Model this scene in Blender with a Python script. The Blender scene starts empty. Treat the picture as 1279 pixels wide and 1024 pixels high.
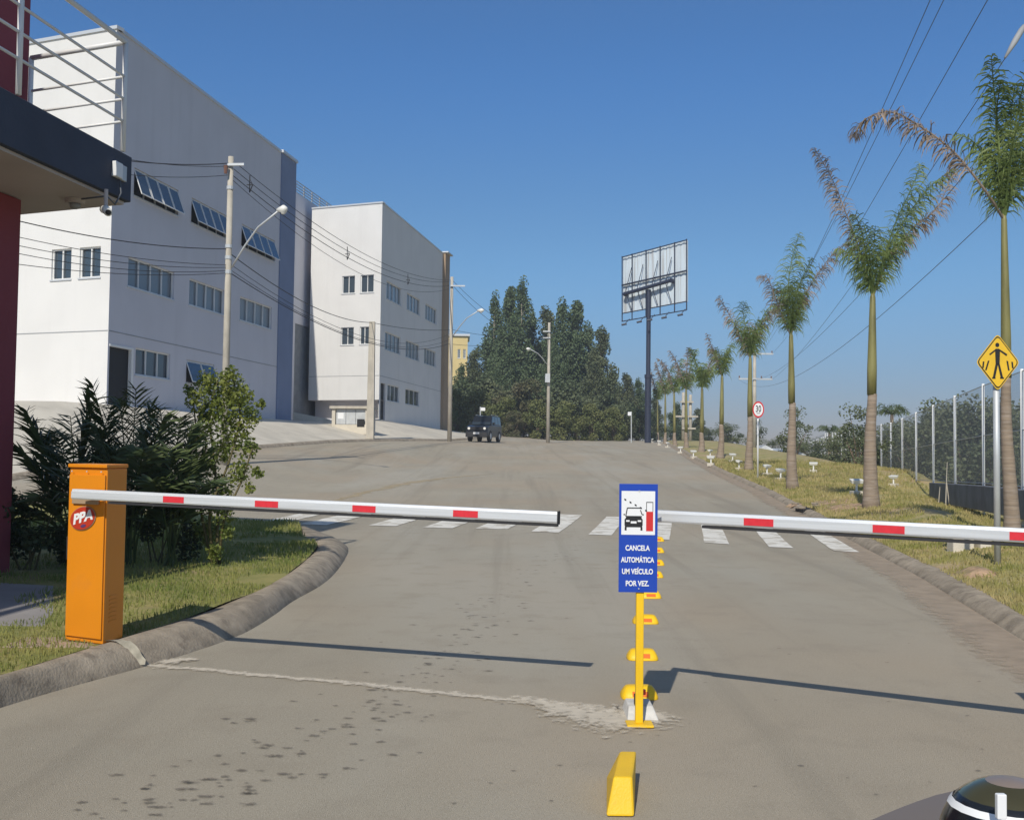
import bpy, math, random
from mathutils import Vector, Matrix, noise as mnoise
random.seed(7)
R = math.radians
sc = bpy.context.scene
COL = sc.collection
# ------------------------------------------------------------------ camera
F = 1300.0; CH = 1.3
cam_d = bpy.data.cameras.new('camera'); cam = bpy.data.objects.new('camera', cam_d); COL.objects.link(cam)
cam_d.sensor_fit = 'HORIZONTAL'; cam_d.sensor_width = 36; cam_d.lens = 36*F/1279
cam_d.clip_start = .02; cam_d.clip_end = 4000
PITCH, ROLL = R(2.3), R(0.72)
fwd = Vector((0, math.cos(PITCH), math.sin(PITCH))); rt0 = Vector((1, 0, 0)); up0 = rt0.cross(fwd)
rt = math.cos(ROLL)*rt0 + math.sin(ROLL)*up0; up = -math.sin(ROLL)*rt0 + math.cos(ROLL)*up0
M = Matrix((rt, up, -fwd)).transposed().to_4x4(); M.translation = (0, 0, CH); cam.matrix_world = M
sc.camera = cam
EYE = Vector((0, 0, CH))
def ray(px, py):
    return (fwd + rt*((px-639.5)/F) - up*((py-512)/F))
def at(px, py, Y):                       # measured point of the photograph at depth Y
    d = ray(px, py); return EYE + d*(Y/d.y)
def onz(px, py, z):
    d = ray(px, py); return EYE + d*((z-CH)/d.z)
def proj(p):
    v = Vector(p)-EYE; return (639.5+F*v.dot(rt)/v.dot(fwd), 512-F*v.dot(up)/v.dot(fwd))
def sstep(a, b, x):
    t = min(1, max(0, (x-a)/(b-a))); return t*t*(3-2*t)
def interp(tab, x):
    if x <= tab[0][0]:
        (a, b), (c, d) = tab[0], tab[1]; return b+(d-b)*(x-a)/(c-a)
    for (a, b), (c, d) in zip(tab, tab[1:]):
        if x <= c: return b+(d-b)*(x-a)/(c-a)
    return d+(d-b)*(x-c)/(c-a)
# ------------------------------------------------------------------ terrain
def roadz(Y):
    if Y < 14: return 0.0
    if Y < 26: return .036*(Y-14)**2/24
    if Y < 60: return .036*(Y-20)
    if Y < 104: return 1.44+.025*(Y-60)
    if Y < 128:
        t = Y-104; return 2.54+.025*t-.045*t*t/48
    return interp([(128, 2.6), (160, 1.9), (400, -2)], min(Y, 400))
XCT = [(0, -15.15), (48, -7.95), (54, -6.6), (62, -4.4), (70, -3.5), (90, -1.8), (110, .5)]
def XC(Y): return interp(XCT, Y)
XRT = [(0, 2.3), (7.4, 3.64), (11.3, 4.43), (15.3, 5.1), (21, 6.0), (28, 6.8), (38, 7.6), (52, 8.9), (70, 11), (86, 12.8), (110, 16), (130, 19)]
def XR(Y): return interp(XRT, Y)
def fenceX(Y): return 5.1+.25*Y
def T(X, Y, verge=True):
    z = roadz(Y); xc = XC(Y); xr = XR(Y)
    z += .62*sstep(16, 32, Y)*(1-.5*sstep(45, 70, Y))*sstep(xc+6, xc, X)
    if X < xc:
        w = 4.1
        z += (2.72+.4*sstep(54, 66, Y)-z)*sstep(18, 34, Y)*(1-sstep(92, 110, Y))*min(1, (xc-X)/w)
    if verge and X > xr:
        z += .075+.37*sstep(0, 2.6, X-xr)*(1-sstep(16, 34, Y))
        z += .05*mnoise.noise((X*.7, Y*.7, 3))*sstep(0, 1, X-xr)
    if X > xr:
        fx = fenceX(Y)
        z -= 1.3*sstep(fx+.2, fx+9, X)*(1-sstep(36, 50, Y))+3.2*sstep(xr+4.5, xr+20, X)*sstep(36, 50, Y)+(.55*sstep(fx-2.6, fx-.6, X) if Y < 40 else 0)*(1-sstep(33, 40, Y))
    return z
def gnd(px, py, verge=True):             # where the line of sight meets the ground
    d = ray(px, py); t = 3.0
    while t < 400:
        p = EYE+d*t
        if p.z <= T(p.x, p.y, verge): break
        t += .04 if t < 30 else .15
    return EYE+d*t
# ------------------------------------------------------------------ mesh helpers
class MB:
    def __init__(s): s.v = []; s.f = []; s.m = []; s.uv = None
    def poly(s, pts, m=0):
        n = len(s.v); s.v += [tuple(p) for p in pts]; s.f.append(tuple(range(n, n+len(pts)))); s.m.append(m)
    def hexa(s, b, t, m=0):              # bottom ring, top ring (ccw from above)
        n = len(s.v); k = len(b); s.v += [tuple(p) for p in b]+[tuple(p) for p in t]
        s.f.append(tuple(range(n+k-1, n-1, -1))); s.f.append(tuple(range(n+k, n+2*k)))
        for i in range(k): s.f.append((n+i, n+(i+1) % k, n+k+(i+1) % k, n+k+i))
        s.m += [m]*(k+2)
    def box(s, o, ax, ay, az, m=0):      # corner + three edge vectors
        o, ax, ay, az = map(Vector, (o, ax, ay, az))
        if ax.cross(ay).dot(az) < 0: ax, ay = ay, ax
        b = [o, o+ax, o+ax+ay, o+ay]; s.hexa(b, [p+az for p in b], m)
    def cbox(s, c, sx, sy, sz, rz=0, m=0):
        c = Vector(c); q = Matrix.Rotation(rz, 3, 'Z')
        ax, ay = q @ Vector((sx, 0, 0)), q @ Vector((0, sy, 0))
        s.box(c-ax/2-ay/2-Vector((0, 0, sz/2)), ax, ay, (0, 0, sz), m)
    def tube(s, pts, rad, n=8, m=0, cap=True):
        pts = [Vector(p) for p in pts]; rad = rad if isinstance(rad, (list, tuple)) else [rad]*len(pts)
        base = len(s.v); ref = None
        for i, p in enumerate(pts):
            d = (pts[min(i+1, len(pts)-1)]-pts[max(i-1, 0)]).normalized()
            if ref is None:
                ref = Vector((0, 0, 1)) if abs(d.z) < .9 else Vector((1, 0, 0))
            a = d.cross(ref).normalized(); b = d.cross(a).normalized(); ref = -b if (-b).length else ref
            ref = a.cross(d)
            for k in range(n):
                t = 2*math.pi*k/n; s.v.append(tuple(p+(a*math.cos(t)+b*math.sin(t))*rad[i]))
        for i in range(len(pts)-1):
            for k in range(n):
                q = base+i*n; s.f.append((q+k, q+(k+1) % n, q+n+(k+1) % n, q+n+k)); s.m.append(m)
        if cap:
            s.f.append(tuple(range(base+n-1, base-1, -1))); s.m.append(m)
            q = base+(len(pts)-1)*n; s.f.append(tuple(range(q, q+n))); s.m.append(m)
    def prism(s, pts2, o, ax, ay, az, m=0):   # 2-D outline in (ax, ay), thickness az
        o, ax, ay, az = map(Vector, (o, ax, ay, az))
        b = [o+ax*x+ay*y for x, y in pts2]; s.hexa(b, [p+az for p in b], m)
    def grid(s, rows, m=0):
        n = len(s.v); k = len(rows[0])
        for r in rows: s.v += [tuple(p) for p in r]
        for i in range(len(rows)-1):
            for j in range(k-1):
                s.f.append((n+i*k+j, n+i*k+j+1, n+(i+1)*k+j+1, n+(i+1)*k+j)); s.m.append(m)
    def build(s, name, mats, parent=None, smooth=False, bevel=0):
        me = bpy.data.meshes.new(name); me.from_pydata(s.v, [], s.f); me.validate()
        for q in (mats if isinstance(mats, (list, tuple)) else [mats]): me.materials.append(q)
        if len(me.polygons) == len(s.m): me.polygons.foreach_set('material_index', s.m)
        if smooth: me.polygons.foreach_set('use_smooth', [True]*len(me.polygons))
        me.update()
        o = bpy.data.objects.new(name, me); COL.objects.link(o)
        if bevel:
            b = o.modifiers.new('bevel', 'BEVEL'); b.width = bevel; b.segments = 2; b.limit_method = 'ANGLE'
        if parent:
            o.parent = parent; o.matrix_parent_inverse = parent.matrix_world.inverted() if not parent.parent else Matrix.Identity(4)
        return o
def tag(o, label, cat, group=None, kind=None):
    if label: o['label'] = label
    if cat: o['category'] = cat
    if group: o['group'] = group
    if kind: o['kind'] = kind
    return o
def struct(o, kind='structure'): o['kind'] = kind; return o
def empty(name, loc, label, cat, group=None, rz=0):
    o = bpy.data.objects.new(name, None); COL.objects.link(o); o.empty_display_size = .2
    o.location = loc; o.rotation_euler = (0, 0, rz)
    o.matrix_world = Matrix.LocRotScale(Vector(loc), Matrix.Rotation(rz, 3, 'Z').to_quaternion(), None)
    return tag(o, label, cat, group)
def L(o, root):                          # child built in local coordinates of the root
    o.parent = root; o.matrix_parent_inverse = Matrix.Identity(4); return o
def local(mb, name, mats, root, **k):
    o = mb.build(name, mats, None, **k); o.parent = root; return o
def copy_tree(o, parent=None):
    c = o.copy(); COL.objects.link(c)
    if parent: c.parent = parent
    for ch in [x for x in ALLCH(o)]: copy_tree(ch, c)
    return c
def ALLCH(o): return [x for x in bpy.data.objects if x.parent == o]
# ------------------------------------------------------------------ materials
def mat(name, col, rough=.7, var=0, vs=4, metal=0, bump=0, bs=60, spec=.5, col2=None, stretch=None, detail=4, trans=0):
    m = bpy.data.materials.new(name); m.use_nodes = True; nt = m.node_tree; b = nt.nodes['Principled BSDF']
    b.inputs['Base Color'].default_value = (*col, 1); b.inputs['Roughness'].default_value = rough
    b.inputs['Metallic'].default_value = metal; b.inputs['Specular IOR Level'].default_value = spec
    tc = nt.nodes.new('ShaderNodeTexCoord'); src = tc.outputs['Object']
    if stretch:
        mp = nt.nodes.new('ShaderNodeMapping'); mp.inputs['Scale'].default_value = stretch
        nt.links.new(src, mp.inputs['Vector']); src = mp.outputs['Vector']
    if var or col2:
        n = nt.nodes.new('ShaderNodeTexNoise'); n.inputs['Scale'].default_value = vs; n.inputs['Detail'].default_value = detail
        nt.links.new(src, n.inputs['Vector'])
        r = nt.nodes.new('ShaderNodeValToRGB'); r.color_ramp.elements[0].position = .35; r.color_ramp.elements[1].position = .65
        c2 = col2 or tuple(c*(1+var) for c in col); c1 = col if col2 else tuple(c*(1-var) for c in col)
        r.color_ramp.elements[0].color = (*c1, 1); r.color_ramp.elements[1].color = (*c2, 1)
        nt.links.new(n.outputs['Fac'], r.inputs['Fac']); nt.links.new(r.outputs['Color'], b.inputs['Base Color'])
        m['ramp'] = r.name
    if bump:
        n2 = nt.nodes.new('ShaderNodeTexNoise'); n2.inputs['Scale'].default_value = bs; n2.inputs['Detail'].default_value = 3
        nt.links.new(tc.outputs['Object'], n2.inputs['Vector'])
        bp = nt.nodes.new('ShaderNodeBump'); bp.inputs['Strength'].default_value = bump; bp.inputs['Distance'].default_value = .02
        nt.links.new(n2.outputs['Fac'], bp.inputs['Height']); nt.links.new(bp.outputs['Normal'], b.inputs['Normal'])
    if trans:
        t = nt.nodes.new('ShaderNodeBsdfTranslucent'); mx = nt.nodes.new('ShaderNodeMixShader'); mx.inputs[0].default_value = trans
        src2 = b.inputs['Base Color'].links[0].from_socket if b.inputs['Base Color'].links else None
        if src2: nt.links.new(src2, t.inputs['Color'])
        else: t.inputs['Color'].default_value = (*col, 1)
        nt.links.new(b.outputs[0], mx.inputs[1]); nt.links.new(t.outputs[0], mx.inputs[2])
        nt.links.new(mx.outputs[0], nt.nodes['Material Output'].inputs['Surface'])
    return m
def layer(m, scale, col, lo, hi, stretch=None, fac=1.0, detail=6, rough=.6):   # a second colour laid over by a noise mask
    nt = m.node_tree; b = nt.nodes['Principled BSDF']; tc = nt.nodes.new('ShaderNodeTexCoord'); src = tc.outputs['Object']
    if stretch:
        mp = nt.nodes.new('ShaderNodeMapping'); mp.inputs['Scale'].default_value = stretch
        mp.inputs['Location'].default_value = (scale*3.1, scale, 1.7)
        nt.links.new(src, mp.inputs['Vector']); src = mp.outputs['Vector']
    n = nt.nodes.new('ShaderNodeTexNoise'); n.inputs['Scale'].default_value = scale; n.inputs['Detail'].default_value = detail; n.inputs['Roughness'].default_value = rough
    nt.links.new(src, n.inputs['Vector'])
    mr = nt.nodes.new('ShaderNodeMapRange'); mr.inputs['From Min'].default_value = lo; mr.inputs['From Max'].default_value = hi; mr.inputs['To Max'].default_value = fac
    nt.links.new(n.outputs['Fac'], mr.inputs['Value'])
    mx = nt.nodes.new('ShaderNodeMix'); mx.data_type = 'RGBA'; mx.inputs['B'].default_value = (*col, 1)
    l = b.inputs['Base Color'].links
    if l: nt.links.new(l[0].from_socket, mx.inputs['A'])
    else: mx.inputs['A'].default_value = b.inputs['Base Color'].default_value
    nt.links.new(mr.outputs['Result'], mx.inputs['Factor']); nt.links.new(mx.outputs['Result'], b.inputs['Base Color'])
    return m
def glassmat(name, col, rough=.05, spec=.8):
    return mat(name, col, rough, spec=spec)
A_ = {}
A_['asphalt'] = mat('asphalt', (.36, .32, .25), .85, .08, 90, bump=.45, bs=230, spec=.3, detail=6)
layer(A_['asphalt'], .35, (.41, .365, .285), .42, .62, fac=.7)
layer(A_['asphalt'], .9, (.27, .24, .19), .50, .72, stretch=(1.0, .14, 1), fac=.5)
layer(A_['asphalt'], .16, (.42, .33, .235), .44, .62, fac=.5, detail=2)
layer(A_['asphalt'], .22, (.44, .42, .36), .50, .66, stretch=(1.6, .35, 1), fac=.5, detail=3)
layer(A_['asphalt'], 1.1, (.26, .23, .18), .52, .70, stretch=(2.2, .05, 1), fac=.55)
layer(A_['asphalt'], 2.6, (.30, .26, .20), .52, .66, fac=.35)
layer(A_['asphalt'], 150, (.60, .55, .46), .60, .70, fac=.5, detail=1)
layer(A_['asphalt'], 120, (.16, .14, .11), .61, .70, fac=.45, detail=1)
A_['ground'] = mat('soil', (.22, .19, .11), .95, 0, .6, col2=(.12, .15, .05), bump=.5, bs=6)
A_['verge'] = mat('dry_turf', (.27, .26, .08), .95, 0, 2.5, col2=(.44, .35, .17), bump=.6, bs=30)
layer(A_['verge'], .55, (.48, .34, .21), .54, .64, fac=.85)
layer(A_['verge'], 30, (.12, .14, .04), .5, .66, fac=.5)
A_['lawn'] = mat('island_turf', (.17, .19, .05), .95, 0, 3, col2=(.32, .28, .10), bump=.6, bs=30)
layer(A_['lawn'], 1.6, (.26, .20, .12), .60, .68, fac=.7)
A_['kerb'] = mat('old_kerb_concrete', (.36, .30, .225), .9, .16, 6, bump=.3, bs=60)
layer(A_['kerb'], 2.5, (.17, .14, .10), .46, .66, fac=.65)
layer(A_['kerb'], 9, (.15, .12, .09), .52, .66, fac=.6)
layer(A_['kerb'], 60, (.42, .37, .3), .56, .7, fac=.5)
A_['concrete'] = mat('pale_concrete', (.60, .55, .46), .85, .10, .6, bump=.2, bs=30)
layer(A_['concrete'], 1.4, (.46, .42, .35), .5, .7, fac=.6)
A_['gutter'] = mat('sandy_gutter', (.38, .31, .24), .9, .12, 8, bump=.3, bs=60)
layer(A_['gutter'], 2.0, (.42, .31, .22), .5, .62, fac=.8)
A_['dirt'] = mat('bare_earth', (.40, .27, .17), .95, .3, 9, bump=1.0, bs=22)
layer(A_['dirt'], 4, (.22, .19, .08), .5, .62, fac=.8)
A_['path'] = mat('grey_path', (.30, .28, .27), .9, .1, 3)
A_['cement'] = mat('dropped_cement', (.66, .59, .48), .9, .08, 20, bump=.15, bs=90)
A_['paint'] = mat('worn_white_paint', (.74, .71, .64), .8, .08, 5)
A_['stain'] = mat('dark_drip', (.19, .16, .12), .7, .2, 60)
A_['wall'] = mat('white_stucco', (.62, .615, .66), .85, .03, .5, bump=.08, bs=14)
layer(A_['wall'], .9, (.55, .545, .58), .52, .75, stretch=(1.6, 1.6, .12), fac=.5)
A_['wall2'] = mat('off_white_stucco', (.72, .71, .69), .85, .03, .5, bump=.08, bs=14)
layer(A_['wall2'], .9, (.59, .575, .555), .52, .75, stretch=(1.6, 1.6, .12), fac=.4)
A_['bluepier'] = mat('slate_blue_stucco', (.20, .25, .38), .85, .05, .8)
A_['tanpier'] = mat('tan_stucco', (.36, .26, .17), .85, .05, .8)
A_['cap'] = mat('roof_flashing', (.62, .64, .66), .5, metal=.3)
A_['greywall'] = mat('grey_panel', (.30, .31, .32), .7, .1, 2)
A_['frame'] = mat('white_aluminium', (.78, .78, .76), .45)
A_['glass'] = glassmat('dark_window_glass', (.05, .07, .09), .06, .8)
A_['glass2'] = glassmat('grey_window_glass', (.17, .20, .23), .2, .7)
A_['black'] = mat('black_recess', (.012, .012, .014), .7)
A_['red'] = mat('maroon_wall', (.26, .05, .065), .8, .06, 1.5, bump=.1, bs=30)
A_['fascia'] = mat('dark_slate_fascia', (.045, .055, .085), .75, .08, 2, bump=.1, bs=30)
A_['soffit'] = mat('beige_soffit', (.52, .47, .45), .9, .06, 1.2)
A_['rail'] = mat('white_painted_steel', (.80, .80, .79), .4)
A_['orange'] = mat('orange_enamel', (.74, .25, .008), .42, .05, 1.5, bump=.03, bs=200)
layer(A_['orange'], 6, (.60, .22, .05), .60, .78, fac=.35)
A_['alu'] = mat('brushed_aluminium', (.69, .71, .73), .42, .06, 3, metal=.3, stretch=(1, 1, 30))
A_['rubber'] = mat('black_rubber', (.025, .025, .028), .7)
A_['reflred'] = mat('red_reflective_tape', (.68, .03, .045), .45, .06, 40)
A_['yellow'] = mat('yellow_paint', (.86, .53, .01), .5, .06, 6, bump=.1, bs=120)
layer(A_['yellow'], 14, (.55, .36, .05), .62, .74, fac=.5)
A_['orefl'] = mat('orange_reflector', (.75, .16, .02), .25)
A_['signblue'] = mat('sign_blue', (.012, .06, .42), .4)
A_['signwhite'] = mat('sign_white', (.82, .83, .84), .45)
A_['signblack'] = mat('sign_black', (.015, .015, .016), .5)
A_['signred'] = mat('sign_red', (.62, .03, .03), .45)
A_['signyellow'] = mat('sign_yellow', (.80, .50, .03), .45, .04, 5)
A_['gal'] = mat('galvanised_steel', (.55, .57, .58), .5, .08, 4, metal=.3)
A_['pole'] = mat('pole_concrete', (.47, .43, .36), .9, .1, 2, bump=.2, bs=30)
layer(A_['pole'], 2, (.33, .30, .25), .52, .7, stretch=(3, 3, .5), fac=.6)
A_['wire'] = mat('black_cable', (.02, .02, .022), .6)
A_['greywire'] = mat('weathered_conductor', (.10, .11, .13), .6)
A_['steelblue'] = mat('dark_blue_steel', (.025, .032, .06), .5)
A_['carpaint'] = mat('black_car_paint', (.012, .014, .018), .18, spec=.7)
A_['tyre'] = mat('tyre', (.02, .02, .02), .9)
A_['bark'] = mat('bark', (.16, .12, .085), .95, .3, 8, bump=.6, bs=20, stretch=(3, 3, .6))
A_['eucbark'] = mat('pale_bark', (.36, .31, .25), .95, .25, 4)
A_['palmtrunk'] = mat('palm_trunk', (.27, .21, .155), .9, .2, 5, bump=.4, bs=15, stretch=(.4, .4, 6))
layer(A_['palmtrunk'], 7, (.35, .29, .24), .5, .66, stretch=(.3, .3, 3), fac=.7)
A_['crownshaft'] = mat('yellow_green_crownshaft', (.20, .185, .065), .5, .25, 2, stretch=(3, 3, .7))
A_['frond'] = mat('green_frond', (.11, .165, .045), .55, 0, 2.5, col2=(.22, .28, .085), trans=.3)
A_['deadfrond'] = mat('dry_frond', (.38, .30, .24), .8, 0, 3, col2=(.20, .16, .125), trans=.25)
A_['darkfrond'] = mat('dark_frond', (.065, .10, .034), .45, 0, 5, col2=(.12, .155, .055), trans=.25)
A_['stem'] = mat('shrub_stem', (.12, .10, .04), .8, .2, 10)
A_['leafy'] = mat('yellow_green_leaf', (.28, .31, .07), .5, 0, 5, col2=(.14, .19, .04), trans=.35)
A_['darkleaf'] = mat('dark_hedge_leaf', (.05, .075, .03), .6, 0, 5, col2=(.06, .08, .025), trans=.2)
def leafmat(n, a, b, s=.35): return mat(n, a, .7, 0, s, col2=b, trans=.22)
A_['euc'] = leafmat('eucalyptus_leaf', (.085, .135, .055), (.15, .20, .10))
A_['euc2'] = leafmat('eucalyptus_leaf_olive', (.09, .12, .055), (.16, .18, .09))
A_['bush'] = leafmat('bush_leaf', (.10, .13, .035), (.20, .21, .075), .8)
A_['brownbush'] = leafmat('brown_bush_leaf', (.15, .13, .07), (.11, .13, .055), .8)
A_['farleaf'] = leafmat('far_leaf', (.10, .13, .06), (.18, .20, .10), .6)
A_['blade'] = mat('grass_blade', (.17, .22, .045), .7, 0, 2.2, col2=(.36, .35, .11), trans=.3)
A_['dryblade'] = mat('dry_grass_blade', (.29, .29, .08), .8, 0, 1.8, col2=(.54, .44, .21), trans=.3)
A_['lampwhite'] = mat('lamp_white', (.80, .79, .74), .5)
A_['lampglass'] = mat('lamp_lens', (.70, .70, .66), .5)
A_['yellowwall'] = mat('yellow_render', (.66, .52, .24), .85, .05, .5)
A_['insul'] = mat('porcelain', (.18, .09, .06), .3)
# corrugated sheet of the billboard: streaky stained metal
A_['sheet'] = mat('galvanised_sheet', (.62, .70, .76), .5, .06, 1.2, stretch=(1.5, 1.5, .05))
layer(A_['sheet'], 2.2, (.40, .38, .36), .50, .62, stretch=(2.6, 2.6, .08), fac=.7)

def fading(m, sc_=16, amax=.9):
    nt = m.node_tree
    tr = nt.nodes.new('ShaderNodeBsdfTransparent'); mx = nt.nodes.new('ShaderNodeMixShader'); tc = nt.nodes.new('ShaderNodeTexCoord')
    nz = nt.nodes.new('ShaderNodeTexNoise'); nz.inputs['Scale'].default_value = sc_; nz.inputs['Detail'].default_value = 8; nz.inputs['Roughness'].default_value = .7
    mr = nt.nodes.new('ShaderNodeMapRange'); mr.inputs['From Min'].default_value = .52; mr.inputs['From Max'].default_value = .74; mr.inputs['To Min'].default_value = 0; mr.inputs['To Max'].default_value = amax
    nt.links.new(tc.outputs['Object'], nz.inputs['Vector']); atn = nt.nodes.new('ShaderNodeAttribute'); atn.attribute_name = 'cover'; ad = nt.nodes.new('ShaderNodeMath'); ad.operation = 'MULTIPLY_ADD'; ad.inputs[1].default_value = .32; nt.links.new(atn.outputs['Fac'], ad.inputs[0]); nt.links.new(nz.outputs['Fac'], ad.inputs[2]); nt.links.new(ad.outputs[0], mr.inputs['Value']); nt.links.new(mr.outputs[0], mx.inputs[0])
    nt.links.new(tr.outputs[0], mx.inputs[1]); nt.links.new(m.node_tree.nodes['Principled BSDF'].outputs[0], mx.inputs[2]); nt.links.new(mx.outputs[0], nt.nodes['Material Output'].inputs['Surface'])
A_['gutterfade'] = mat('sandy_gutter_edge', (.44, .35, .26), .9, .14, 5); fading(A_['gutterfade'], 9, .6)
A_['stain'] = mat('dark_drip', (.12, .10, .08), .75); fading(A_['stain'], 30, .5)
# ------------------------------------------------------------------ sky and sun
EL = R(40.8); SH = Vector((.273, 1.126)).normalized()       # direction shadows fall
w = bpy.data.worlds.new('World'); sc.world = w; w.use_nodes = True; nt = w.node_tree
sky = nt.nodes.new('ShaderNodeTexSky'); sky.sky_type = 'NISHITA'; sky.sun_disc = False
sky.sun_elevation = EL
sunv = Vector((-SH.x*math.cos(EL), -SH.y*math.cos(EL), math.sin(EL)))
sky.sun_rotation = math.atan2(sunv.x, sunv.y); sky.altitude = 700; sky.air_density = 1.0; sky.dust_density = .5; sky.ozone_density = 2.2
bg = nt.nodes['Background']; tcw = nt.nodes.new('ShaderNodeTexCoord'); sx = nt.nodes.new('ShaderNodeSeparateXYZ'); nt.links.new(tcw.outputs['Generated'], sx.inputs[0])
tn = nt.nodes.new('ShaderNodeValToRGB'); nt.links.new(sx.outputs['Z'], tn.inputs['Fac']); cr = tn.color_ramp; cr.interpolation = 'EASE'
cr.elements[0].position = 0; cr.elements[0].color = (.46, .45, .60, 1); cr.elements[1].position = .36; cr.elements[1].color = (.52, .92, 1.28, 1)
e_ = cr.elements.new(.19); e_.color = (.58, .86, 1.05, 1); e_ = cr.elements.new(.70); e_.color = (1.5, 1.38, 1.2, 1)
ml = nt.nodes.new('ShaderNodeMix'); ml.data_type = 'RGBA'; ml.blend_type = 'MULTIPLY'; ml.inputs['Factor'].default_value = 1; nt.links.new(sky.outputs[0], ml.inputs['A']); nt.links.new(tn.outputs['Color'], ml.inputs['B']); nt.links.new(ml.outputs['Result'], bg.inputs[0]); bg.inputs[1].default_value = .085
sl = bpy.data.lights.new('sun', 'SUN'); sl.energy = 3.6; sl.angle = R(.53); sl.color = (1, .94, .83)
so = bpy.data.objects.new('sun', sl); COL.objects.link(so); so.rotation_euler = sunv.to_track_quat('Z', 'Y').to_euler(); so.location = (0, -10, 40)
sc.view_settings.view_transform = 'Standard'; sc.view_settings.look = 'None'; sc.view_settings.exposure = 0.08; sc.view_settings.gamma = 1

# ------------------------------------------------------------------ ground sheets
def sheet(name, mat_, Ys, x0f, x1f, n, dz=0.0, verge=False, power=1):
    mb = MB(); rows = []
    for Y in Ys:
        a, b = x0f(Y), x1f(Y)
        r = []
        for j in range(n+1):
            X = a+(b-a)*j/n; r.append((X, Y, T(X, Y, verge)+dz-(.09 if verge and j == 0 else 0)))
        rows.append(r)
    mb.grid(rows); o = mb.build(name, mat_, smooth=True); return struct(o)
def ys(a, b, s0, g=1.0):
    o = [a]; s = s0
    while o[-1] < b: o.append(min(b, o[-1]+s)); s *= g
    return o
# base ground reaching the horizon, kept below the paved sheets
mb = MB(); rows = []
Xs = sorted(set([-1500, -700, -300, -160, -90, -60, -45]+list(range(-36, 62, 2))+[75, 100, 160, 300, 700, 1500]))
for Y in [-300, -60, -20, -8]+ys(0, 140, 2)+[150, 165, 190, 240, 340, 600, 1200, 3000]:
    rows.append([(X, Y, T(X, max(Y, 0), False)-(.22 if Y < 130 else .02)-(4*sstep(200, 700, abs(X)) if abs(X) > 200 else 0)) for X in Xs])
mb.grid(rows); struct(mb.build('ground', A_['ground'], smooth=True))
RY = [-6, -3, 0]+ys(1, 132, .7, 1.012)
sheet('road', A_['asphalt'], RY, lambda Y: XC(Y)-.05, lambda Y: XR(Y)+.05, 40)
# sidewalk / forecourt at the left, verge at the right
sheet('forecourt', A_['concrete'], ys(6, 108, 1.5), lambda Y: XC(Y)-30, lambda Y: XC(Y)-.28, 46, .02)
def kerbstrip(name, mat_, line, prof, parent=None, jitter=.0):   # line: [(outer xyz, inner xyz)], prof: [(t, h)]
    mb = MB(); rows = []
    for i, (a, b) in enumerate(line):
        a, b = Vector(a), Vector(b)
        r = []
        for t, h in prof:
            p = a.lerp(b, t); j = jitter*mnoise.noise((p.x*2.3, p.y*2.3, t*3))
            r.append((p.x, p.y, a.z+h+j))
        rows.append(r)
    mb.grid(rows); return mb.build(name, mat_, smooth=True)
kp = [(-.02, -.05), (0, .0), (.12, .05), (.3, .11), (.5, .135), (.75, .14), (1, .125), (1.06, .0)]
line = [((XC(Y), Y, T(XC(Y)+.01, Y)), (XC(Y)-.32, Y, 0)) for Y in ys(8, 110, 1.2)]
struct(kerbstrip('kerb_opposite', A_['kerb'], line, kp, jitter=.01))
line = [((XR(Y), Y, T(XR(Y)-.01, Y)), (XR(Y)+.22+.06*sstep(20, 4, Y), Y, 0)) for Y in [-6, -3]+ys(0, 126, .6, 1.01)]
struct(kerbstrip('kerb_right', A_['kerb'], line, [(a, b*.62) for a, b in kp], jitter=.025))
# sandy gutter beside the right kerb
mb = MB(); rows = []
for Y in [-6, -3]+ys(0, 90, .6, 1.01):
    wd = (.46+.12*mnoise.noise((Y*.5, 1, 1)))*(1-.5*sstep(30, 80, Y))
    rows.append([(XR(Y)-wd*k/3, Y, T(XR(Y)-wd*k/3, Y, False)+.006) for k in (0, 1, 2, 3)][::-1])
mb.grid(rows); GUT = struct(mb.build('gutter', A_['gutterfade'], smooth=True)); at_ = GUT.data.attributes.new('cover', 'FLOAT', 'POINT')
for i in range(len(rows)*4): at_.data[i].value = (i % 4)/3*2.2
VY = [-6, -3]+ys(0, 128, .5, 1.012)
sheet('verge', A_['verge'], VY, lambda Y: XR(Y)+.16, lambda Y: max(fenceX(Y)+.5, XR(Y)+2), 40, 0.0, True)
sheet('field', A_['verge'], ys(0, 128, 3), lambda Y: max(fenceX(Y)+.4, XR(Y)+1.9), lambda Y: 100, 20, -.02, False)

# ---- planted island at the left, kerb traced on the ground
outer = [(-160, 925), (-60, 905), (0, 885), (82, 860), (172, 836), (241, 815), (301, 793), (340, 770), (365, 752), (408, 726), (430, 700), (434, 683), (412, 672), (378, 666), (330, 662), (280, 656), (200, 648), (60, 640), (-200, 640)]
inner = [(-160, 880), (-60, 862), (0, 842), (95, 812), (160, 791), (241, 767), (301, 744), (335, 729), (362, 713), (385, 695), (396, 683), (394, 677), (378, 670), (352, 665), (310, 659), (270, 653), (200, 646), (60, 638), (-200, 638)]
ol = [gnd(x, y, False) for x, y in outer]; il = [onz(x, y, .14) for x, y in inner]
for i in range(13, 19): il[i] = ol[i]+Vector((-.05, -.3, 0))
def smoothline(pts, k=6):
    out = []
    for i in range(len(pts)-1):
        p0, p1, p2, p3 = pts[max(i-1, 0)], pts[i], pts[i+1], pts[min(i+2, len(pts)-1)]
        for j in range(k):
            t = j/k; out.append(.5*((2*p1)+(p2-p0)*t+(2*p0-5*p1+4*p2-p3)*t*t+(3*p1-p0-3*p2+p3)*t*t*t))
    out.append(pts[-1]); return out
ol = smoothline(ol); il = smoothline(il)
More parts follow.
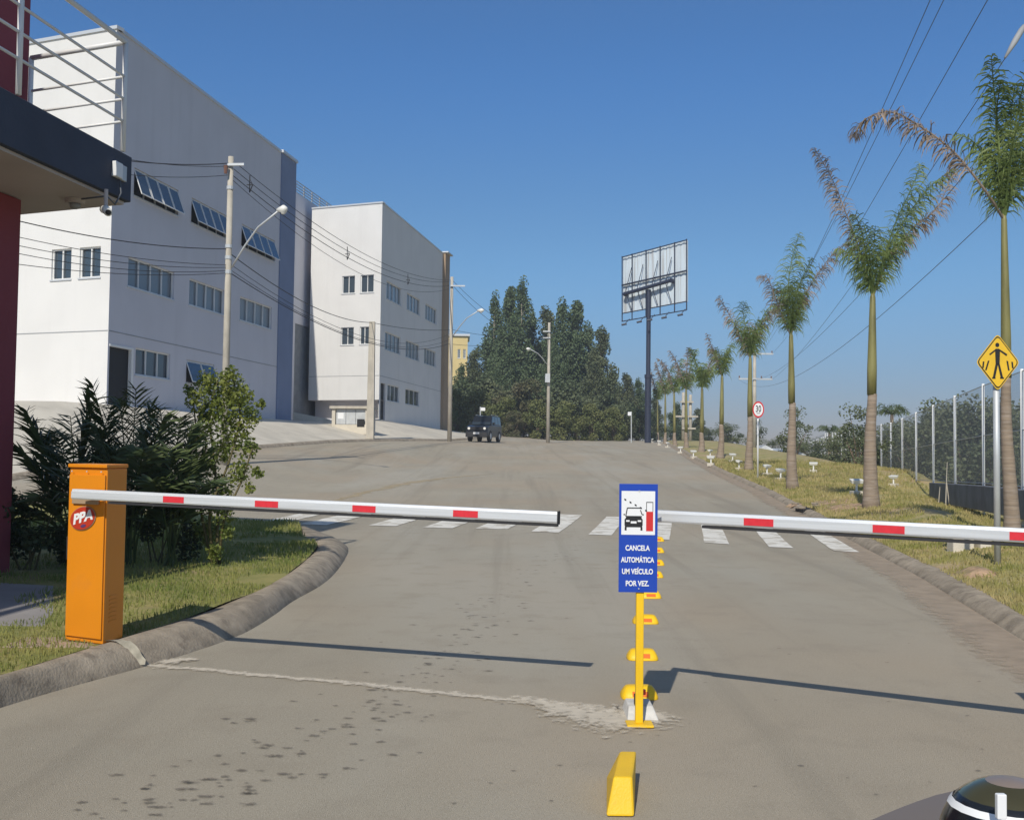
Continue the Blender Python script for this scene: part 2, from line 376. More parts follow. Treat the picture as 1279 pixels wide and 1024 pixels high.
zb = [T(p.x, p.y, False) for p in ol]
struct(kerbstrip('kerb_island', A_['kerb'], [((a.x, a.y, z), (b.x, b.y, z)) for a, b, z in zip(ol, il, zb)], kp, jitter=.007))
ISL = [(b.x, b.y) for b in il]
cx, cy = -14.0, 9.0
def inpoly(x, y, P):
    c = False; j = len(P)-1
    for i in range(len(P)):
        if (P[i][1] > y) != (P[j][1] > y) and x < (P[j][0]-P[i][0])*(y-P[i][1])/(P[j][1]-P[i][1])+P[i][0]: c = not c
        j = i
    return c
ISLP = [(-16, ISL[0][1])]+ISL+[(-16, ISL[-1][1])]
def islz(x, y): return T(x, y, False)+.125+.03*mnoise.noise((x*.8, y*.8, 0))+.05*sstep(0, 3, -2.6-x+.25*(y-6))
mb = MB(); rows = []
for b in il:
    r = []
    for k in range(31):
        t = (k/30)**1.3; x = b.x+(-16-b.x)*t; y = b.y+(9.0-b.y)*(t**1.2)*.0+0
        r.append((x, y, islz(x, y)-.015*(1 if k == 0 else 0)))
    rows.append(r)
mb = MB()
# fan of rows towards a spine so that the sheet stays inside the kerb
sp = [Vector((-16, 9+4*i/len(il), 0)) for i in range(len(il))]
rows = []
for i, b in enumerate(il):
    c = Vector((-16, interp([(0, il[0].y), (len(il)-1, il[-1].y)], i), 0)); r = []
    for k in range(41):
        p = b.lerp(c, (k/40)**1.15); r.append((p.x, p.y, islz(p.x, p.y)))
    rows.append(r)
mb.grid(rows); struct(mb.build('lawn', A_['lawn'], smooth=True))

# grass blades (uncountable): one object per patch
def blades(name, label, mats, n, pick, h0, h1, wd):
    mb = MB(); c = 0; tries = 0
    while c < n and tries < n*8:
        tries += 1
        q = pick()
        if q is None: continue
        x, y, z, s = q
        if mnoise.noise((x*.9, y*.9, 5)) < -.28: continue
        a = random.uniform(0, 6.28); h = random.uniform(h0, h1)*s*(1+.5*mnoise.noise((x*1.7, y*1.7, 9))); lean = random.uniform(0, .7)*h; b = random.uniform(0, 6.28); q2 = wd*s
        dx, dy = math.cos(a)*q2, math.sin(a)*q2; ex, ey = math.cos(b)*lean, math.sin(b)*lean
        mb.poly([(x-dx, y-dy, z-.01), (x+dx, y+dy, z-.01), (x+ex*.45+dx*.7, y+ey*.45+dy*.7, z+h*.6), (x+ex, y+ey, z+h*.9), (x+ex*.45-dx*.7, y+ey*.45-dy*.7, z+h*.6)], 0)
        c += 1
    o = mb.build(name, mats); return tag(o, label, None, kind='stuff')
def pick_island():
    y = 5+11*random.random()**1.6; x = -1.6-7*random.random()**1.4
    if not inpoly(x, y, ISLP): return None
    return x, y, islz(x, y), .8+.06*(y-5)
blades('grass', 'short green grass on the planted island behind the orange box', A_['blade'], 42000, pick_island, .02, .055, .004)
def pick_verge():
    y = 4+42*random.random()**1.8; x = XR(y)+.2+(fenceX(y)-XR(y))*random.random()**1.2
    s = 1+.06*(y-5)
    return x, y, T(x, y)-.0, s
blades('verge_grass', 'patchy dry grass on the verge under the tall palms', A_['dryblade'], 60000, pick_verge, .02, .05, .005)

# ---- crossing stripes, cement spill, drips
G = lambda px, py, dz=.008: (lambda p: Vector((p.x, p.y, T(p.x, p.y, False)+dz)))(gnd(px, py, False))
def stripe(i, nx0, nx1, ny0, ny1, far, lab):
    # near edge nx0..nx1, runs along the street direction for `far` metres
    a, b = gnd(nx0, ny0, False), gnd(nx1, ny1, False); d = Vector((.163, .987, 0))
    mb = MB(); rows = []
    for k in range(9):
        r = []
        for j in range(4):
            p = a.lerp(b, j/3)+d*far*k/8
            jt = .012*mnoise.noise((p.x*5, p.y*5, i)); p.x += jt; r.append((p.x, p.y, T(p.x, p.y, False)+.007))
        rows.append(r)
    mb.grid(rows); struct(mb.build('crossing_stripe', A_['paint'], smooth=True))
SP = [(318, 350, 653, 653.5), (372, 408, 655, 656), (460, 494, 656.5, 657.5), (528, 565, 659, 660), (594, 633, 660.5, 661.5), (663, 698, 664, 665.5), (735, 764, 668, 669),
      (806, 836, 673, 674.5), (880, 911, 678, 680), (961, 991, 683.5, 685), (1042, 1073, 688.5, 690)]
A_['paint'] = layer(A_['paint'], 3.0, (.42, .37, .29), .50, .60, fac=.8)
for i, (a, b, c, d) in enumerate(SP): stripe(i, a, b, c, d, 3.9, '')
def splat(name, pts, w, mat_, dz=.006, seed=0):     # ribbon of spilled material with ragged edges
    P = smoothline([gnd(x, y, False) for x, y in pts], 16); mb = MB(); rows = []
    for i, p in enumerate(P):
        d = (P[min(i+1, len(P)-1)]-P[max(i-1, 0)]); d.z = 0; d.normalize(); nrm = Vector((-d.y, d.x, 0))
        t = i/(len(P)-1); ww = interp(w, t)
        l = ww*(1+.7*mnoise.noise((p.x*9, p.y*9, seed))+.5*mnoise.noise((p.x*30, p.y*30, seed))); r = ww*(1+.7*mnoise.noise((p.x*9, p.y*9, seed+7))+.5*mnoise.noise((p.x*30, p.y*30, seed+5)))
        row = []
        for k in range(9):
            q = p+nrm*(l+(-r-l)*k/8); row.append((q.x, q.y, T(q.x, q.y, False)+dz))
        rows.append(row)
    mb.grid(rows); o = mb.build(name, mat_, smooth=True); at_ = o.data.attributes.new('cover', 'FLOAT', 'POINT')
    for i in range(len(rows)):
        e = min(1, min(i, len(rows)-1-i)/6)
        for k in range(9): at_.data[i*9+k].value = e*(1-abs(k-4)/4)
    return struct(o)
fading(A_['cement'], 22, .8); A_['sandfilm'] = mat('sand_film', (.50, .40, .24), .9, .1, 3); fading(A_['sandfilm'], 3, .5)
splat('cement_trail', [(178, 832), (240, 836), (330, 846), (430, 854), (540, 866), (640, 876), (700, 882), (780, 892)], [(0, .08), (.1, .055), (.6, .05), (.8, .08), (1, .1)], A_['cement'], .006)
splat('cement_spill', [(640, 872), (690, 885), (740, 896), (790, 900), (835, 893)], [(0, .03), (.2, .12), (.5, .24), (.75, .27), (1, .08)], A_['cement'], .010, 3)
splat('cement_patch', [(195, 829), (225, 827), (246, 825)], [(0, .05), (.5, .10), (1, .04)], A_['cement'], .010, 5)
splat('sand_streak', [(400, 630), (470, 612), (540, 599), (620, 592)], [(0, .02), (.5, .35), (1, .02)], A_['sandfilm'], .005, 9)
mb = MB(); tr_ = [(730, 672), (640, 735), (585, 790), (520, 850), (430, 910), (300, 975), (150, 1010)]
def drop(p, r, n, ph):
    z = T(p.x, p.y, False)+.005; R_ = [(p.x+r*1.5*math.cos(6.283*q/n)*(1+.3*math.sin(q*2+ph)), p.y+r*math.sin(6.283*q/n)*(1+.3*math.cos(q*3+ph)), z) for q in range(n)]
    for q in range(n): mb.poly([(p.x, p.y, z), R_[q], R_[(q+1) % n]])
for i in range(260):
    t = random.random(); k = t*(len(tr_)-1); j = min(int(k), len(tr_)-2); u = k-j
    x = tr_[j][0]+(tr_[j+1][0]-tr_[j][0])*u; y = tr_[j][1]+(tr_[j+1][1]-tr_[j][1])*u
    sprd = 12+95*t; p = gnd(x+random.gauss(0, sprd*.5), y+random.gauss(0, 8+12*t), False)
    if p.x < -2.7: continue
    r = random.uniform(.004, .015)*(1+.3*(1-t)); n = 9; ph = random.random()*9
    drop(p, r*1.7, n, ph)
for i in range(45):
    p = gnd(random.uniform(420, 1230), random.uniform(700, 1010), False); r = random.uniform(.004, .009)
    if p.x > XR(p.y)-.5: continue
    drop(p, r*1.6, 9, i)
o = struct(mb.build('drip_stains', A_['stain']), 'stuff'); at_ = o.data.attributes.new('cover', 'FLOAT', 'POINT')
for i in range(0, len(o.data.vertices), 3): at_.data[i].value = 1.0
# bare earth mounds on verge
def mound(px, py, rx, ry, h, lab, m='dirt', verge=True):
    c = gnd(px, py, verge); mb = MB(); rows = []
    for i in range(9):
        r = []
        for j in range(25):
            a = 6.283*j/24; q = i/8
            x = c.x+rx*q*math.cos(a)*(1+.2*mnoise.noise((math.cos(a)*2, math.sin(a)*2, px))); y = c.y+ry*q*math.sin(a)*(1+.2*mnoise.noise((math.cos(a)*2, math.sin(a)*2, py)))
            r.append((x, y, T(x, y, verge)+h*(1-q*q)*(1+.6*mnoise.noise((x*4, y*4, 1)))-.01*q+.008))
        rows.append(r)
    mb.grid(rows); return struct(mb.build('earth_mound', A_[m], smooth=True))
mound(1062, 634, .6, .9, .07, '')
mound(1215, 718, .22, .28, .07, '')
mound(1030, 628, .8, .8, .03, '')
#BUILDINGS
#OBJECTS
# ------------------------------------------------------------------ buildings
class Face:
    def __init__(s, p, u):
        s.p = Vector((p[0], p[1], 0)); s.u = Vector((u[0], u[1], 0)).normalized(); s.n = Vector((s.u.y, -s.u.x, 0))
    def uz(s, px, py):
        d = ray(px, py); t = (s.p-EYE).dot(s.n)/d.dot(s.n); q = EYE+d*t; return (q-s.p).dot(s.u), q.z
    def pt(s, u, z, out=0): return s.p+s.u*u+s.n*out+Vector((0, 0, z))
    def wall(s, name, m, u0, u1, z0, z1, holes, root, depth=.16, out=0):
        us = sorted({u0, u1, *[h[0] for h in holes], *[h[1] for h in holes]}); zs = sorted({z0, z1, *[h[2] for h in holes], *[h[3] for h in holes]})
        mb = MB()
        for a, b in zip(us, us[1:]):
            for c, d in zip(zs, zs[1:]):
                if any(h[0] <= (a+b)/2 <= h[1] and h[2] <= (c+d)/2 <= h[3] for h in holes): continue
                mb.poly([s.pt(a, c, out), s.pt(b, c, out), s.pt(b, d, out), s.pt(a, d, out)])
        for a, b, c, d in [h[:4] for h in holes]:
            for (p, q, r, t) in ((a, c, b, c), (b, c, b, d), (b, d, a, d), (a, d, a, c)):
                mb.poly([s.pt(p, q, out), s.pt(p, q, out-depth), s.pt(r, t, out-depth), s.pt(r, t, out)])
        return mb.build(name, m, root)
    def bar(s, mb, a, b, c, d, o0, o1, m=0): mb.box(s.pt(a, c, o0), s.u*(b-a), s.n*(o1-o0), Vector((0, 0, d-c)), m)
    def window(s, h, n, root, glass='glass', opened=False, depth=.12, fw=.05):
        a, b, c, d = h; mb = MB()
        s.bar(mb, a, b, c, c+fw, -depth, -depth+.05); s.bar(mb, a, b, d-fw, d, -depth, -depth+.05)
        for k in range(n+1):
            x = a+(b-a)*k/n; w_ = fw*.5
            x0, x1 = max(a, x-w_), min(b, x+w_)
            if k == 0: x1 = a+fw
            if k == n: x0 = b-fw
            s.bar(mb, x0, x1, c+fw, d-fw, -depth, -depth+.05)
        fr = mb.build('window', A_['frame'], root)
        g = MB(); s.bar(g, a+.01, b-.01, c+.01, d-.01, -depth-.06, -depth-.02)
        g.build('pane_or_dark_sheet', A_['black'] if opened else A_[glass], fr)  # when opened, a black sheet paints the unlit room behind
        # sill
        sl_ = MB(); s.bar(sl_, a-.04, b+.04, c-.05, c-.002, -depth+.03, .04); sl_.build('sill', A_['cap'], fr)
        if opened:                       # top-hung sashes pushed outwards
            ang = R(20); H = (d-c)*.96
            for k in range(n):
                x0 = a+(b-a)*k/n+.03; x1 = a+(b-a)*(k+1)/n-.03
                top = s.pt(x0, d-.06, -depth+.07); dn = s.n*math.sin(ang)-Vector((0, 0, math.cos(ang))); th = s.n*math.cos(ang)+Vector((0, 0, math.sin(ang)))
                f2 = MB(); t_ = .035; W = x1-x0
                f2.box(top, s.u*W, dn*t_, th*.03); f2.box(top+dn*(H-t_), s.u*W, dn*t_, th*.03)
                f2.box(top+dn*t_, s.u*t_, dn*(H-2*t_), th*.03); f2.box(top+dn*t_+s.u*(W-t_), s.u*t_, dn*(H-2*t_), th*.03)
                sa = f2.build('sash', A_['frame'], fr)
                g2 = MB(); g2.box(top+dn*t_+s.u*t_+th*.01, s.u*(W-2*t_), dn*(H-2*t_), th*.01); g2.build('sash_glass', A_['glass'], fr)
        return fr
SD = Vector((.160, .987, 0)).normalized(); FD = Vector((-.929, .371, 0)).normalized()
def rect(F_, x0, yt, yb, x1):
    u0, z1 = F_.uz(x0, yt); _, z0 = F_.uz(x0, yb); u1, _ = F_.uz(x1, yt); return (u0, u1, z0, z1)
# --- first building
C1 = at(132.7, 505, 36.5)
fs = Face(C1, SD); ff = Face((C1+FD*16), -FD)
assert fs.n.x > 0
b1 = empty('industrial_building', (C1.x, C1.y, 2.7), 'large white industrial building with slate blue pier and open awning windows, nearest left', 'building', 'white industrial buildings')
ZB = 1.0; ZR = fs.uz(145, 36)[1]
UE = fs.uz(349, 300)[0]; UF = fs.uz(367, 300)[0]
up_ = [rect(fs, 168, 208, 241, 224), rect(fs, 239.5, 246, 277, 284), rect(fs, 302, 281, 311, 344)]
md_ = [rect(fs, 160.6, 319, 356, 218.5), rect(fs, 236.8, 347, 381, 281), rect(fs, 300, 371, 400.5, 340)]
zt = sum(h[3] for h in up_)/3; zl = sum(h[2] for h in up_)/3; up_ = [(h[0], h[1], zl, zt) for h in up_]
zt = sum(h[3] for h in md_)/3; zl = sum(h[2] for h in md_)/3; md_ = [(h[0], h[1], zl, zt) for h in md_]
dr = rect(fs, 137, 430, 500, 166); dr = (dr[0], dr[1], 2.55, dr[3]); g1 = rect(fs, 169.6, 434, 468, 213); g2_ = rect(fs, 233, 449, 478, 268)
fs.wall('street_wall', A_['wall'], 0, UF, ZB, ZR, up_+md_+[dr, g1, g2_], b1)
fw_ = [rect(ff, 65, 312, 350, 89.5), rect(ff, 100, 309.5, 347.6, 126)]
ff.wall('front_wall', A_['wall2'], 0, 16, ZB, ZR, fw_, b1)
for h in up_: fs.window(h, 4, b1, opened=True)
for h in md_: fs.window(h, 4, b1, 'glass2')
fs.window(g1, 3, b1); fs.window(g2_, 2, b1, opened=True)
for h in fw_: ff.window(h, 2, b1)
mb = MB(); fs.bar(mb, dr[0], dr[1]-.05, dr[2], dr[3], -.155, -.12); mb.build('door', A_['black'], b1)
mb = MB(); fs.bar(mb, dr[1]-.12, dr[1]+.02, dr[2], dr[3]+.02, -.10, .03); fs.bar(mb, dr[0]-.02, dr[1]-.125, dr[3]-.06, dr[3]+.02, -.10, .03); mb.build('door_frame', A_['frame'], b1)
mb = MB(); fs.bar(mb, UE, UF, ZB, ZR+.02, .003, .06); mb.build('pier', A_['bluepier'], b1)
mb = MB(); fs.bar(mb, UE-.05, UF+.05, ZR+.022, ZR+.16, -.05, .14); mb.build('pier_cap', A_['cap'], b1)
mb = MB(); fs.bar(mb, .102, UE-.05, ZR+.002, ZR+.12, -.3, .06)
mb.box(ff.pt(0, ZR+.002, -.3), ff.u*16.06, ff.n*.36, (0, 0, .12)); mb.build('parapet_cap', A_['cap'], b1)
mb = MB(); gz = fs.uz(134, 413)[1]; fs.bar(mb, .02, UE-.03, gz, gz+.03, .002, .010); ff.bar(mb, 0, 15.98, gz, gz+.03, .002, .010); mb.build('groove', A_['greywall'], b1)
mb = MB(); a = fs.pt(UF, 0); b = fs.pt(0, 0); c = ff.pt(0, 0); d = a+FD*16
mb.poly([v+Vector((0, 0, ZR-.4)) for v in (b, a, d, c)]); mb.build('roof', A_['greywall'], b1)
mb = MB(); mb.poly([a+Vector((0, 0, ZB)), d+Vector((0, 0, ZB)), d+Vector((0, 0, ZR)), a+Vector((0, 0, ZR))]); mb.poly([c+Vector((0, 0, ZB)), d+Vector((0, 0, ZB)), d+Vector((0, 0, ZR)), c+Vector((0, 0, ZR))]); mb.build('rear_wall', A_['wall'], b1)
# small roof railing at the far left of the parapet
mb = MB()
for k in range(6):
    p = ff.pt(6.5+.9*k, ZR, -.6); mb.tube([p, p+Vector((0, 0, 1.0))], .03, 6)
for zz in (.35, .68, 1.0): mb.tube([ff.pt(6.5, ZR+zz, -.6), ff.pt(11.0, ZR+zz, -.6)], .025, 6)
mb.build('roof_railing', A_['cap'], b1)
# --- second building
C2 = at(473, 520, 69.0); gs = Face(C2, SD); tt = 5.2
u_ = Face(C2, FD)
# width of the front: intersect the left edge
d = ray(387.4, 380); dn = Vector((SD.y*0+FD.y, -FD.x, 0)); t = (C2-EYE).dot(dn)/d.dot(dn); Lw = ((EYE+d*t)-C2).dot(FD)
gf = Face(C2+FD*Lw, -FD)
b2 = empty('office_block', (C2.x, C2.y, 2.9), 'white three-storey block with overhanging front and tan pier, farther along the left', 'building', 'white industrial buildings')
ZR2 = gs.uz(475.5, 252)[1]; UE2 = gs.uz(551.5, 420)[0]; UF2 = gs.uz(557, 420)[0]; ZO = gf.uz(0*Lw+430, 499.5)[1]
r1 = [rect(gs, 483, 349.6, 372, 501.5), rect(gs, 508.5, 366, 387, 525), rect(gs, 531.5, 378.5, 398.5, 545.7)]
r2 = [rect(gs, 481, 413, 436, 500.6), rect(gs, 507, 424.5, 446, 524), rect(gs, 530, 434, 454, 544.6)]
def lvl(rs):
    a = sum(h[3] for h in rs)/len(rs); b = sum(h[2] for h in rs)/len(rs); return [(h[0], h[1], b, a) for h in rs]
r1, r2 = lvl(r1), lvl(r2)
r3 = [rect(gs, 484, 478.5, 500.5, 499), rect(gs, 506.5, 486, 504.5, 524)]; r3 = lvl(r3)
dd = rect(gs, 475.5, 478, 519, 481.5); dd = (dd[0], dd[1], 2.6, dd[3])
gs.wall('street_wall', A_['wall2'], 0, UF2, 1.5, ZR2, r1+r2+r3+[dd], b2)
q1 = lvl([rect(gf, 427.5, 345, 367, 443.5), rect(gf, 450.5, 344, 366, 467)]); q2 = lvl([rect(gf, 426, 409, 431, 442), rect(gf, 449.5, 408.5, 430.5, 461)])
gf.wall('front_wall', A_['wall2'], 0, Lw, ZO, ZR2, q1+q2, b2)
for h in r1+r2: gs.window(h, 4, b2, 'glass2')
for h in r3: gs.window(h, 3, b2)
for h in q1+q2: gf.window(h, 2, b2)
mb = MB(); gs.bar(mb, dd[0], dd[1], dd[2], dd[3], -.155, -.12); mb.build('door', A_['black'], b2)
mb = MB(); gs.bar(mb, UE2, UF2, 1.5, ZR2+.1, .003, .25); mb.build('pier', A_['tanpier'], b2)
mb = MB(); gs.bar(mb, UE2-.1, UF2+.1, ZR2+.102, ZR2+.2, -.1, .5); gs.bar(mb, .08, UE2-.1, ZR2+.002, ZR2+.1, -.3, .06); mb.box(gf.pt(0, ZR2+.002, -.3), gf.u*(Lw+.06), gf.n*.36, (0, 0, .1)); mb.build('parapet_cap', A_['cap'], b2)
Z3 = lambda v, z: Vector((v.x, v.y, z))
a, b, c, d = gs.pt(UF2, 0), gs.pt(0, 0), gf.pt(0, 0), gs.pt(UF2, 0)+FD*Lw
mb = MB(); mb.poly([Z3(v, ZR2-.3) for v in (b, a, d, c)]); mb.build('roof', A_['greywall'], b2)
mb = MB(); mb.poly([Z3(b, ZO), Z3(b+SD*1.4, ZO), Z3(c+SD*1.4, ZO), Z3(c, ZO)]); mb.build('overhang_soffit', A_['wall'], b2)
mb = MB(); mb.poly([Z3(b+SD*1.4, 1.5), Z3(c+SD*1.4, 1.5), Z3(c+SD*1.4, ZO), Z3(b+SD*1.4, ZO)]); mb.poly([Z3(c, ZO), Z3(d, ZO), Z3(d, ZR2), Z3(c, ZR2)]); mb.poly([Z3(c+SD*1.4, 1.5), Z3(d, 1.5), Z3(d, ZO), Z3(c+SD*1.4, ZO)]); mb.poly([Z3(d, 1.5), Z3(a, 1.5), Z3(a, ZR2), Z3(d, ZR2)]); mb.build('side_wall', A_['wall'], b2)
mb = MB(); gz = gf.uz(430, 470)[1]; gf.bar(mb, 0, Lw-.02, gz, gz+.03, .002, .01); gs.bar(mb, .02, UE2-.02, gz, gz+.03, .002, .01); mb.build('groove', A_['greywall'], b2)
# --- connecting wing set back between the two
Pc = at(387, 400, 71.2); Pc = Pc+FD*.4; hs = Face(Pc-SD*16, SD)
zc = hs.uz(385, 251)[1]
b3 = empty('recessed_wing', (Pc.x, Pc.y, 2.7), 'set-back grey-white wing with a grey metal gate, between the two white buildings', 'building')
gt = (hs.uz(367, 480)[0], 16+4.5, 1.5, hs.uz(376, 406)[1])
hs.wall('wall', A_['wall'], 0, 30, 1.5, zc, [gt], b3)
mb = MB()
hs.bar(mb, gt[0], gt[1], gt[2], gt[3], -.15, -.08)
k = gt[0]
while k < gt[1]-.1: hs.bar(mb, k, k+.06, gt[2], gt[3]-.02, -.079, -.05); k += .2
mb.build('metal_gate', A_['greywall'], b3)
mb = MB(); p, q = hs.pt(0, 0), hs.pt(30, 0); mb.poly([Z3(p, zc-.2), Z3(q, zc-.2), Z3(q+FD*10, zc-.2), Z3(p+FD*10, zc-.2)]); mb.poly([Z3(p, 1), Z3(p+FD*10, 1), Z3(p+FD*10, zc), Z3(p, zc)]); mb.build('roof', A_['greywall'], b3)
# louvred rooftop screen
zt_ = hs.uz(368, 219)[1]
sc_ = empty('rooftop_screen', tuple(hs.pt(14, zc)), 'grey slatted screen on the roof between the two white buildings', 'screen')
mb = MB(); u0s = hs.uz(364, 235)[0]-1; u1s = u0s+13
for k in range(6):
    z = zc+.12+(zt_-zc-.12)*k/5; mb.box(hs.pt(u0s, z, -.5), hs.u*(u1s-u0s), hs.n*.03, (0, 0, (zt_-zc)/5*.38))
mb.build('slats', A_['gal'], sc_)
mb = MB(); k = u0s
while k < u1s+.1:
    mb = MB(); mb.box(hs.pt(k, zc, -.62), hs.u*.08, hs.n*.08, (0, 0, zt_-zc+.1)); k += 1.6; mb.build('screen_post', A_['greywall'], sc_)
# ramp wall beside the gate
def wallseg(name, pts, h, th, m, root=None, zoff=0):
    mb = MB()
    for (a, b) in zip(pts, pts[1:]):
        a, b = Vector(a), Vector(b); d = (b-a); d.z = 0; d.normalize(); n = Vector((-d.y, d.x, 0))*th
        mb.hexa([a-Vector((0, 0, .6)), b-Vector((0, 0, .6)), b+n-Vector((0, 0, .6)), a+n-Vector((0, 0, .6))], [a+Vector((0, 0, h)), b+Vector((0, 0, h)), b+n+Vector((0, 0, h)), a+n+Vector((0, 0, h))])
    return mb.build(name, m, root, bevel=.02)
o = wallseg('ramp_wall', [at(366, 522, 57), at(412, 531, 57.5)], .32, .25, A_['concrete']); tag(o, 'low concrete ramp wall at the foot of the grey gate', 'wall')
# electric meter kiosk
K = at(414, 545, 55); zg = T(K.x, K.y)-.1
kc = Face(K, (.985, -.17)); kio = empty('meter_kiosk', (K.x, K.y, zg), 'low concrete meter kiosk with grey metal doors in front of the overhang', 'kiosk')
kw = kc.uz(460, 545)[0]; kz = kc.uz(414, 507)[1]; kb = kc.uz(414, 530)[1]
mb = MB(); kc.bar(mb, 0, kw, zg-.3, kb, -1.2, 0); kc.bar(mb, 0, .18, kb, kz-.14, -1.2, 0); kc.bar(mb, kw-.18, kw, kb, kz-.14, -1.2, 0); kc.bar(mb, .18, kw-.18, kb, kz-.14, -1.2, -.4); mb.build('masonry', A_['concrete'], kio)
mb = MB(); kc.bar(mb, -.1, kw+.1, kz-.138, kz, -1.3, .12); mb.build('roof_slab', A_['pole'], kio)
mb = MB()
for k in range(3): kc.bar(mb, .2+k*(kw-.4)/3+.01, .2+(k+1)*(kw-.4)/3-.01, kb+.02, kz-.16, -.38, -.1)
mb.build('metal_doors', A_['gal'], kio)
mb = MB(); kc.bar(mb, .3, .62, kb+.3, kb+.62, -.098, -.09); mb.build('notice', A_['signwhite'], kio)
mb = MB(); kc.bar(mb, kw-.62, kw-.22, zg+.1, zg+.5, .002, .03); mb.build('vent', A_['black'], kio)
# concrete steps / terraces in front of block two
for i, (xa, ya, xb, yb, dep, lab) in enumerate([(474, 541, 556, 552, 64, 'lower pale concrete terrace step by the second white block'), (476, 528, 540, 541, 66, 'upper pale concrete terrace wall along the second white block')]):
    o = wallseg('terrace_step', [at(xa, ya, dep), at(xb, yb, dep+9)], .22, .5, A_['concrete']); tag(o, lab, 'step', 'concrete terrace steps')
# yellow building far behind
Yb = at(556, 455, 150); yb = Face(Yb, (1, .05)); by = empty('yellow_building', (Yb.x, Yb.y, 2), 'small yellow building peeking between the tan pier and the dark trees', 'building')
wz = yb.uz(582, 420)[1]; uw = yb.uz(584, 440)[0]
wy = [(uw*.55, uw*.68, wz-3.2, wz-1.9), (uw*.8, uw*.92, wz-3.2, wz-1.9)]
yb.wall('wall', A_['yellowwall'], 0, uw, 0, wz, wy, by)
for h in wy: yb.window(h, 2, by)
mb = MB(); yb.bar(mb, -.3, uw+.3, wz+.002, wz+.3, -8, .3); mb.build('roof', A_['cap'], by)
mb = MB(); mb.poly([yb.pt(uw, 0), yb.pt(uw, 0, -8), yb.pt(uw, wz, -8), yb.pt(uw, wz)]); mb.poly([yb.pt(0, 0), yb.pt(0, 0, -8), yb.pt(0, wz, -8), yb.pt(0, wz)]); mb.build('side_wall', A_['yellowwall'], by)
# far pale sheds at the right
for i, (x0, x1, yt, ybm, dep, lab) in enumerate([(943, 968, 564, 578, 80, 'low white shed behind the speed limit sign, left one of two'), (970, 1003, 568, 580, 76, 'low white shed far right, between two palm trunks')]):
    p = at(x0, ybm, dep); q = at(x1, ybm, dep); e = Face(p, (1, 0)); t = empty('white_shed', tuple(p), lab, 'shed', 'far white sheds')
    wd = q.x-p.x; zt1 = at(x0, yt, dep).z; mb = MB(); e.bar(mb, 0, wd, p.z-3, zt1, -6, 0); mb.build('wall', A_['wall'], t)
    mb = MB(); mb.prism([(-.2, 0), (wd+.2, 0), (wd/2, .5)], e.pt(0, zt1+.01, .2), (1, 0, 0), (0, 0, 1), (0, 6.4, 0)); mb.build('roof', A_['cap'], t)

# ------------------------------------------------------------------ gatehouse (near, left)
E1 = at(165, 197, 9.6); Zt = E1.z; Zb = at(164, 257, 9.6).z
fg = Face(E1, SD)                               # street-facing edge, u<0 towards the camera
gh = empty('gatehouse', (-4.6, 9, .15), 'maroon gatehouse with a dark slate canopy slab at the left edge', 'gatehouse')
mb = MB(); L1 = E1-SD*11; W = FD*7
mb.hexa([Z3(L1, Zb+.03), Z3(E1, Zb+.03), Z3(E1+W, Zb+.03), Z3(L1+W, Zb+.03)][::1], [Z3(L1, Zt), Z3(E1, Zt), Z3(E1+W, Zt), Z3(L1+W, Zt)]); mb.build('canopy', A_['fascia'], gh, bevel=.008)
mb = MB(); s_ = .012
mb.hexa([Z3(L1-SD*0+FD*.05, Zb), Z3(E1+FD*.05-SD*.05, Zb), Z3(E1+W-SD*.05, Zb), Z3(L1+W, Zb)], [Z3(L1+FD*.05, Zb+.028), Z3(E1+FD*.05-SD*.05, Zb+.028), Z3(E1+W-SD*.05, Zb+.028), Z3(L1+W, Zb+.028)]); mb.build('soffit', A_['soffit'], gh)
wl = at(20, 450, 9.4); wf = Face(wl, SD)
mb = MB(); mb.hexa([Z3(wl-SD*4.2, 0), Z3(wl, 0), Z3(wl+FD*3, 0), Z3(wl-SD*4.2+FD*3, 0)], [Z3(wl-SD*4.2, Zb-.01), Z3(wl, Zb-.01), Z3(wl+FD*3, Zb-.01), Z3(wl-SD*4.2+FD*3, Zb-.01)]); mb.build('lower_wall', A_['red'], gh)
wu = at(36.5, 60, 9.9)
mb = MB(); mb.hexa([Z3(wu-SD*4.5, Zt+.01), Z3(wu, Zt+.01), Z3(wu+FD*3, Zt+.01), Z3(wu-SD*4.5+FD*3, Zt+.01)], [Z3(wu-SD*4.5, 7.4), Z3(wu, 7.4), Z3(wu+FD*3, 7.4), Z3(wu-SD*4.5+FD*3, 7.4)]); mb.build('upper_wall', A_['red'], gh)
# balcony railing on the canopy
rc = at(153.5, 185, 9.4); rl = empty('balcony_railing', (rc.x, rc.y, Zt), 'white tubular railing along the edge of the dark canopy', 'railing')
zs_ = [at(158, 53, 9.4).z, at(157, 96, 9.4).z, at(155, 124, 9.4).z, at(154, 152, 9.4).z]
rr = [.024, .013, .013, .013]; fe_ = min((k*.02 for k in range(20, 100)), key=lambda q: abs(proj(Z3(rc+FD*q, Zt+.6))[0]-38))
for z, r_ in zip(zs_, rr):
    mb = MB(); mb.tube([Z3(rc-SD*9, z), Z3(rc, z)], r_, 8); mb.tube([Z3(rc, z), Z3(rc+FD*fe_, z)], r_*1.05, 8); mb.build('rail', A_['rail'], rl, smooth=True)
tn_ = min((k*.02 for k in range(60, 300)), key=lambda q: abs(proj(Z3(rc-SD*q, Zt+.4))[0]-25))
for p in (rc, rc-SD*tn_, rc-SD*2*tn_, rc+FD*fe_):
    mb = MB(); mb.tube([Z3(p, Zt), Z3(p, zs_[0])], .024, 8); mb.build('post', A_['rail'], rl, smooth=True)
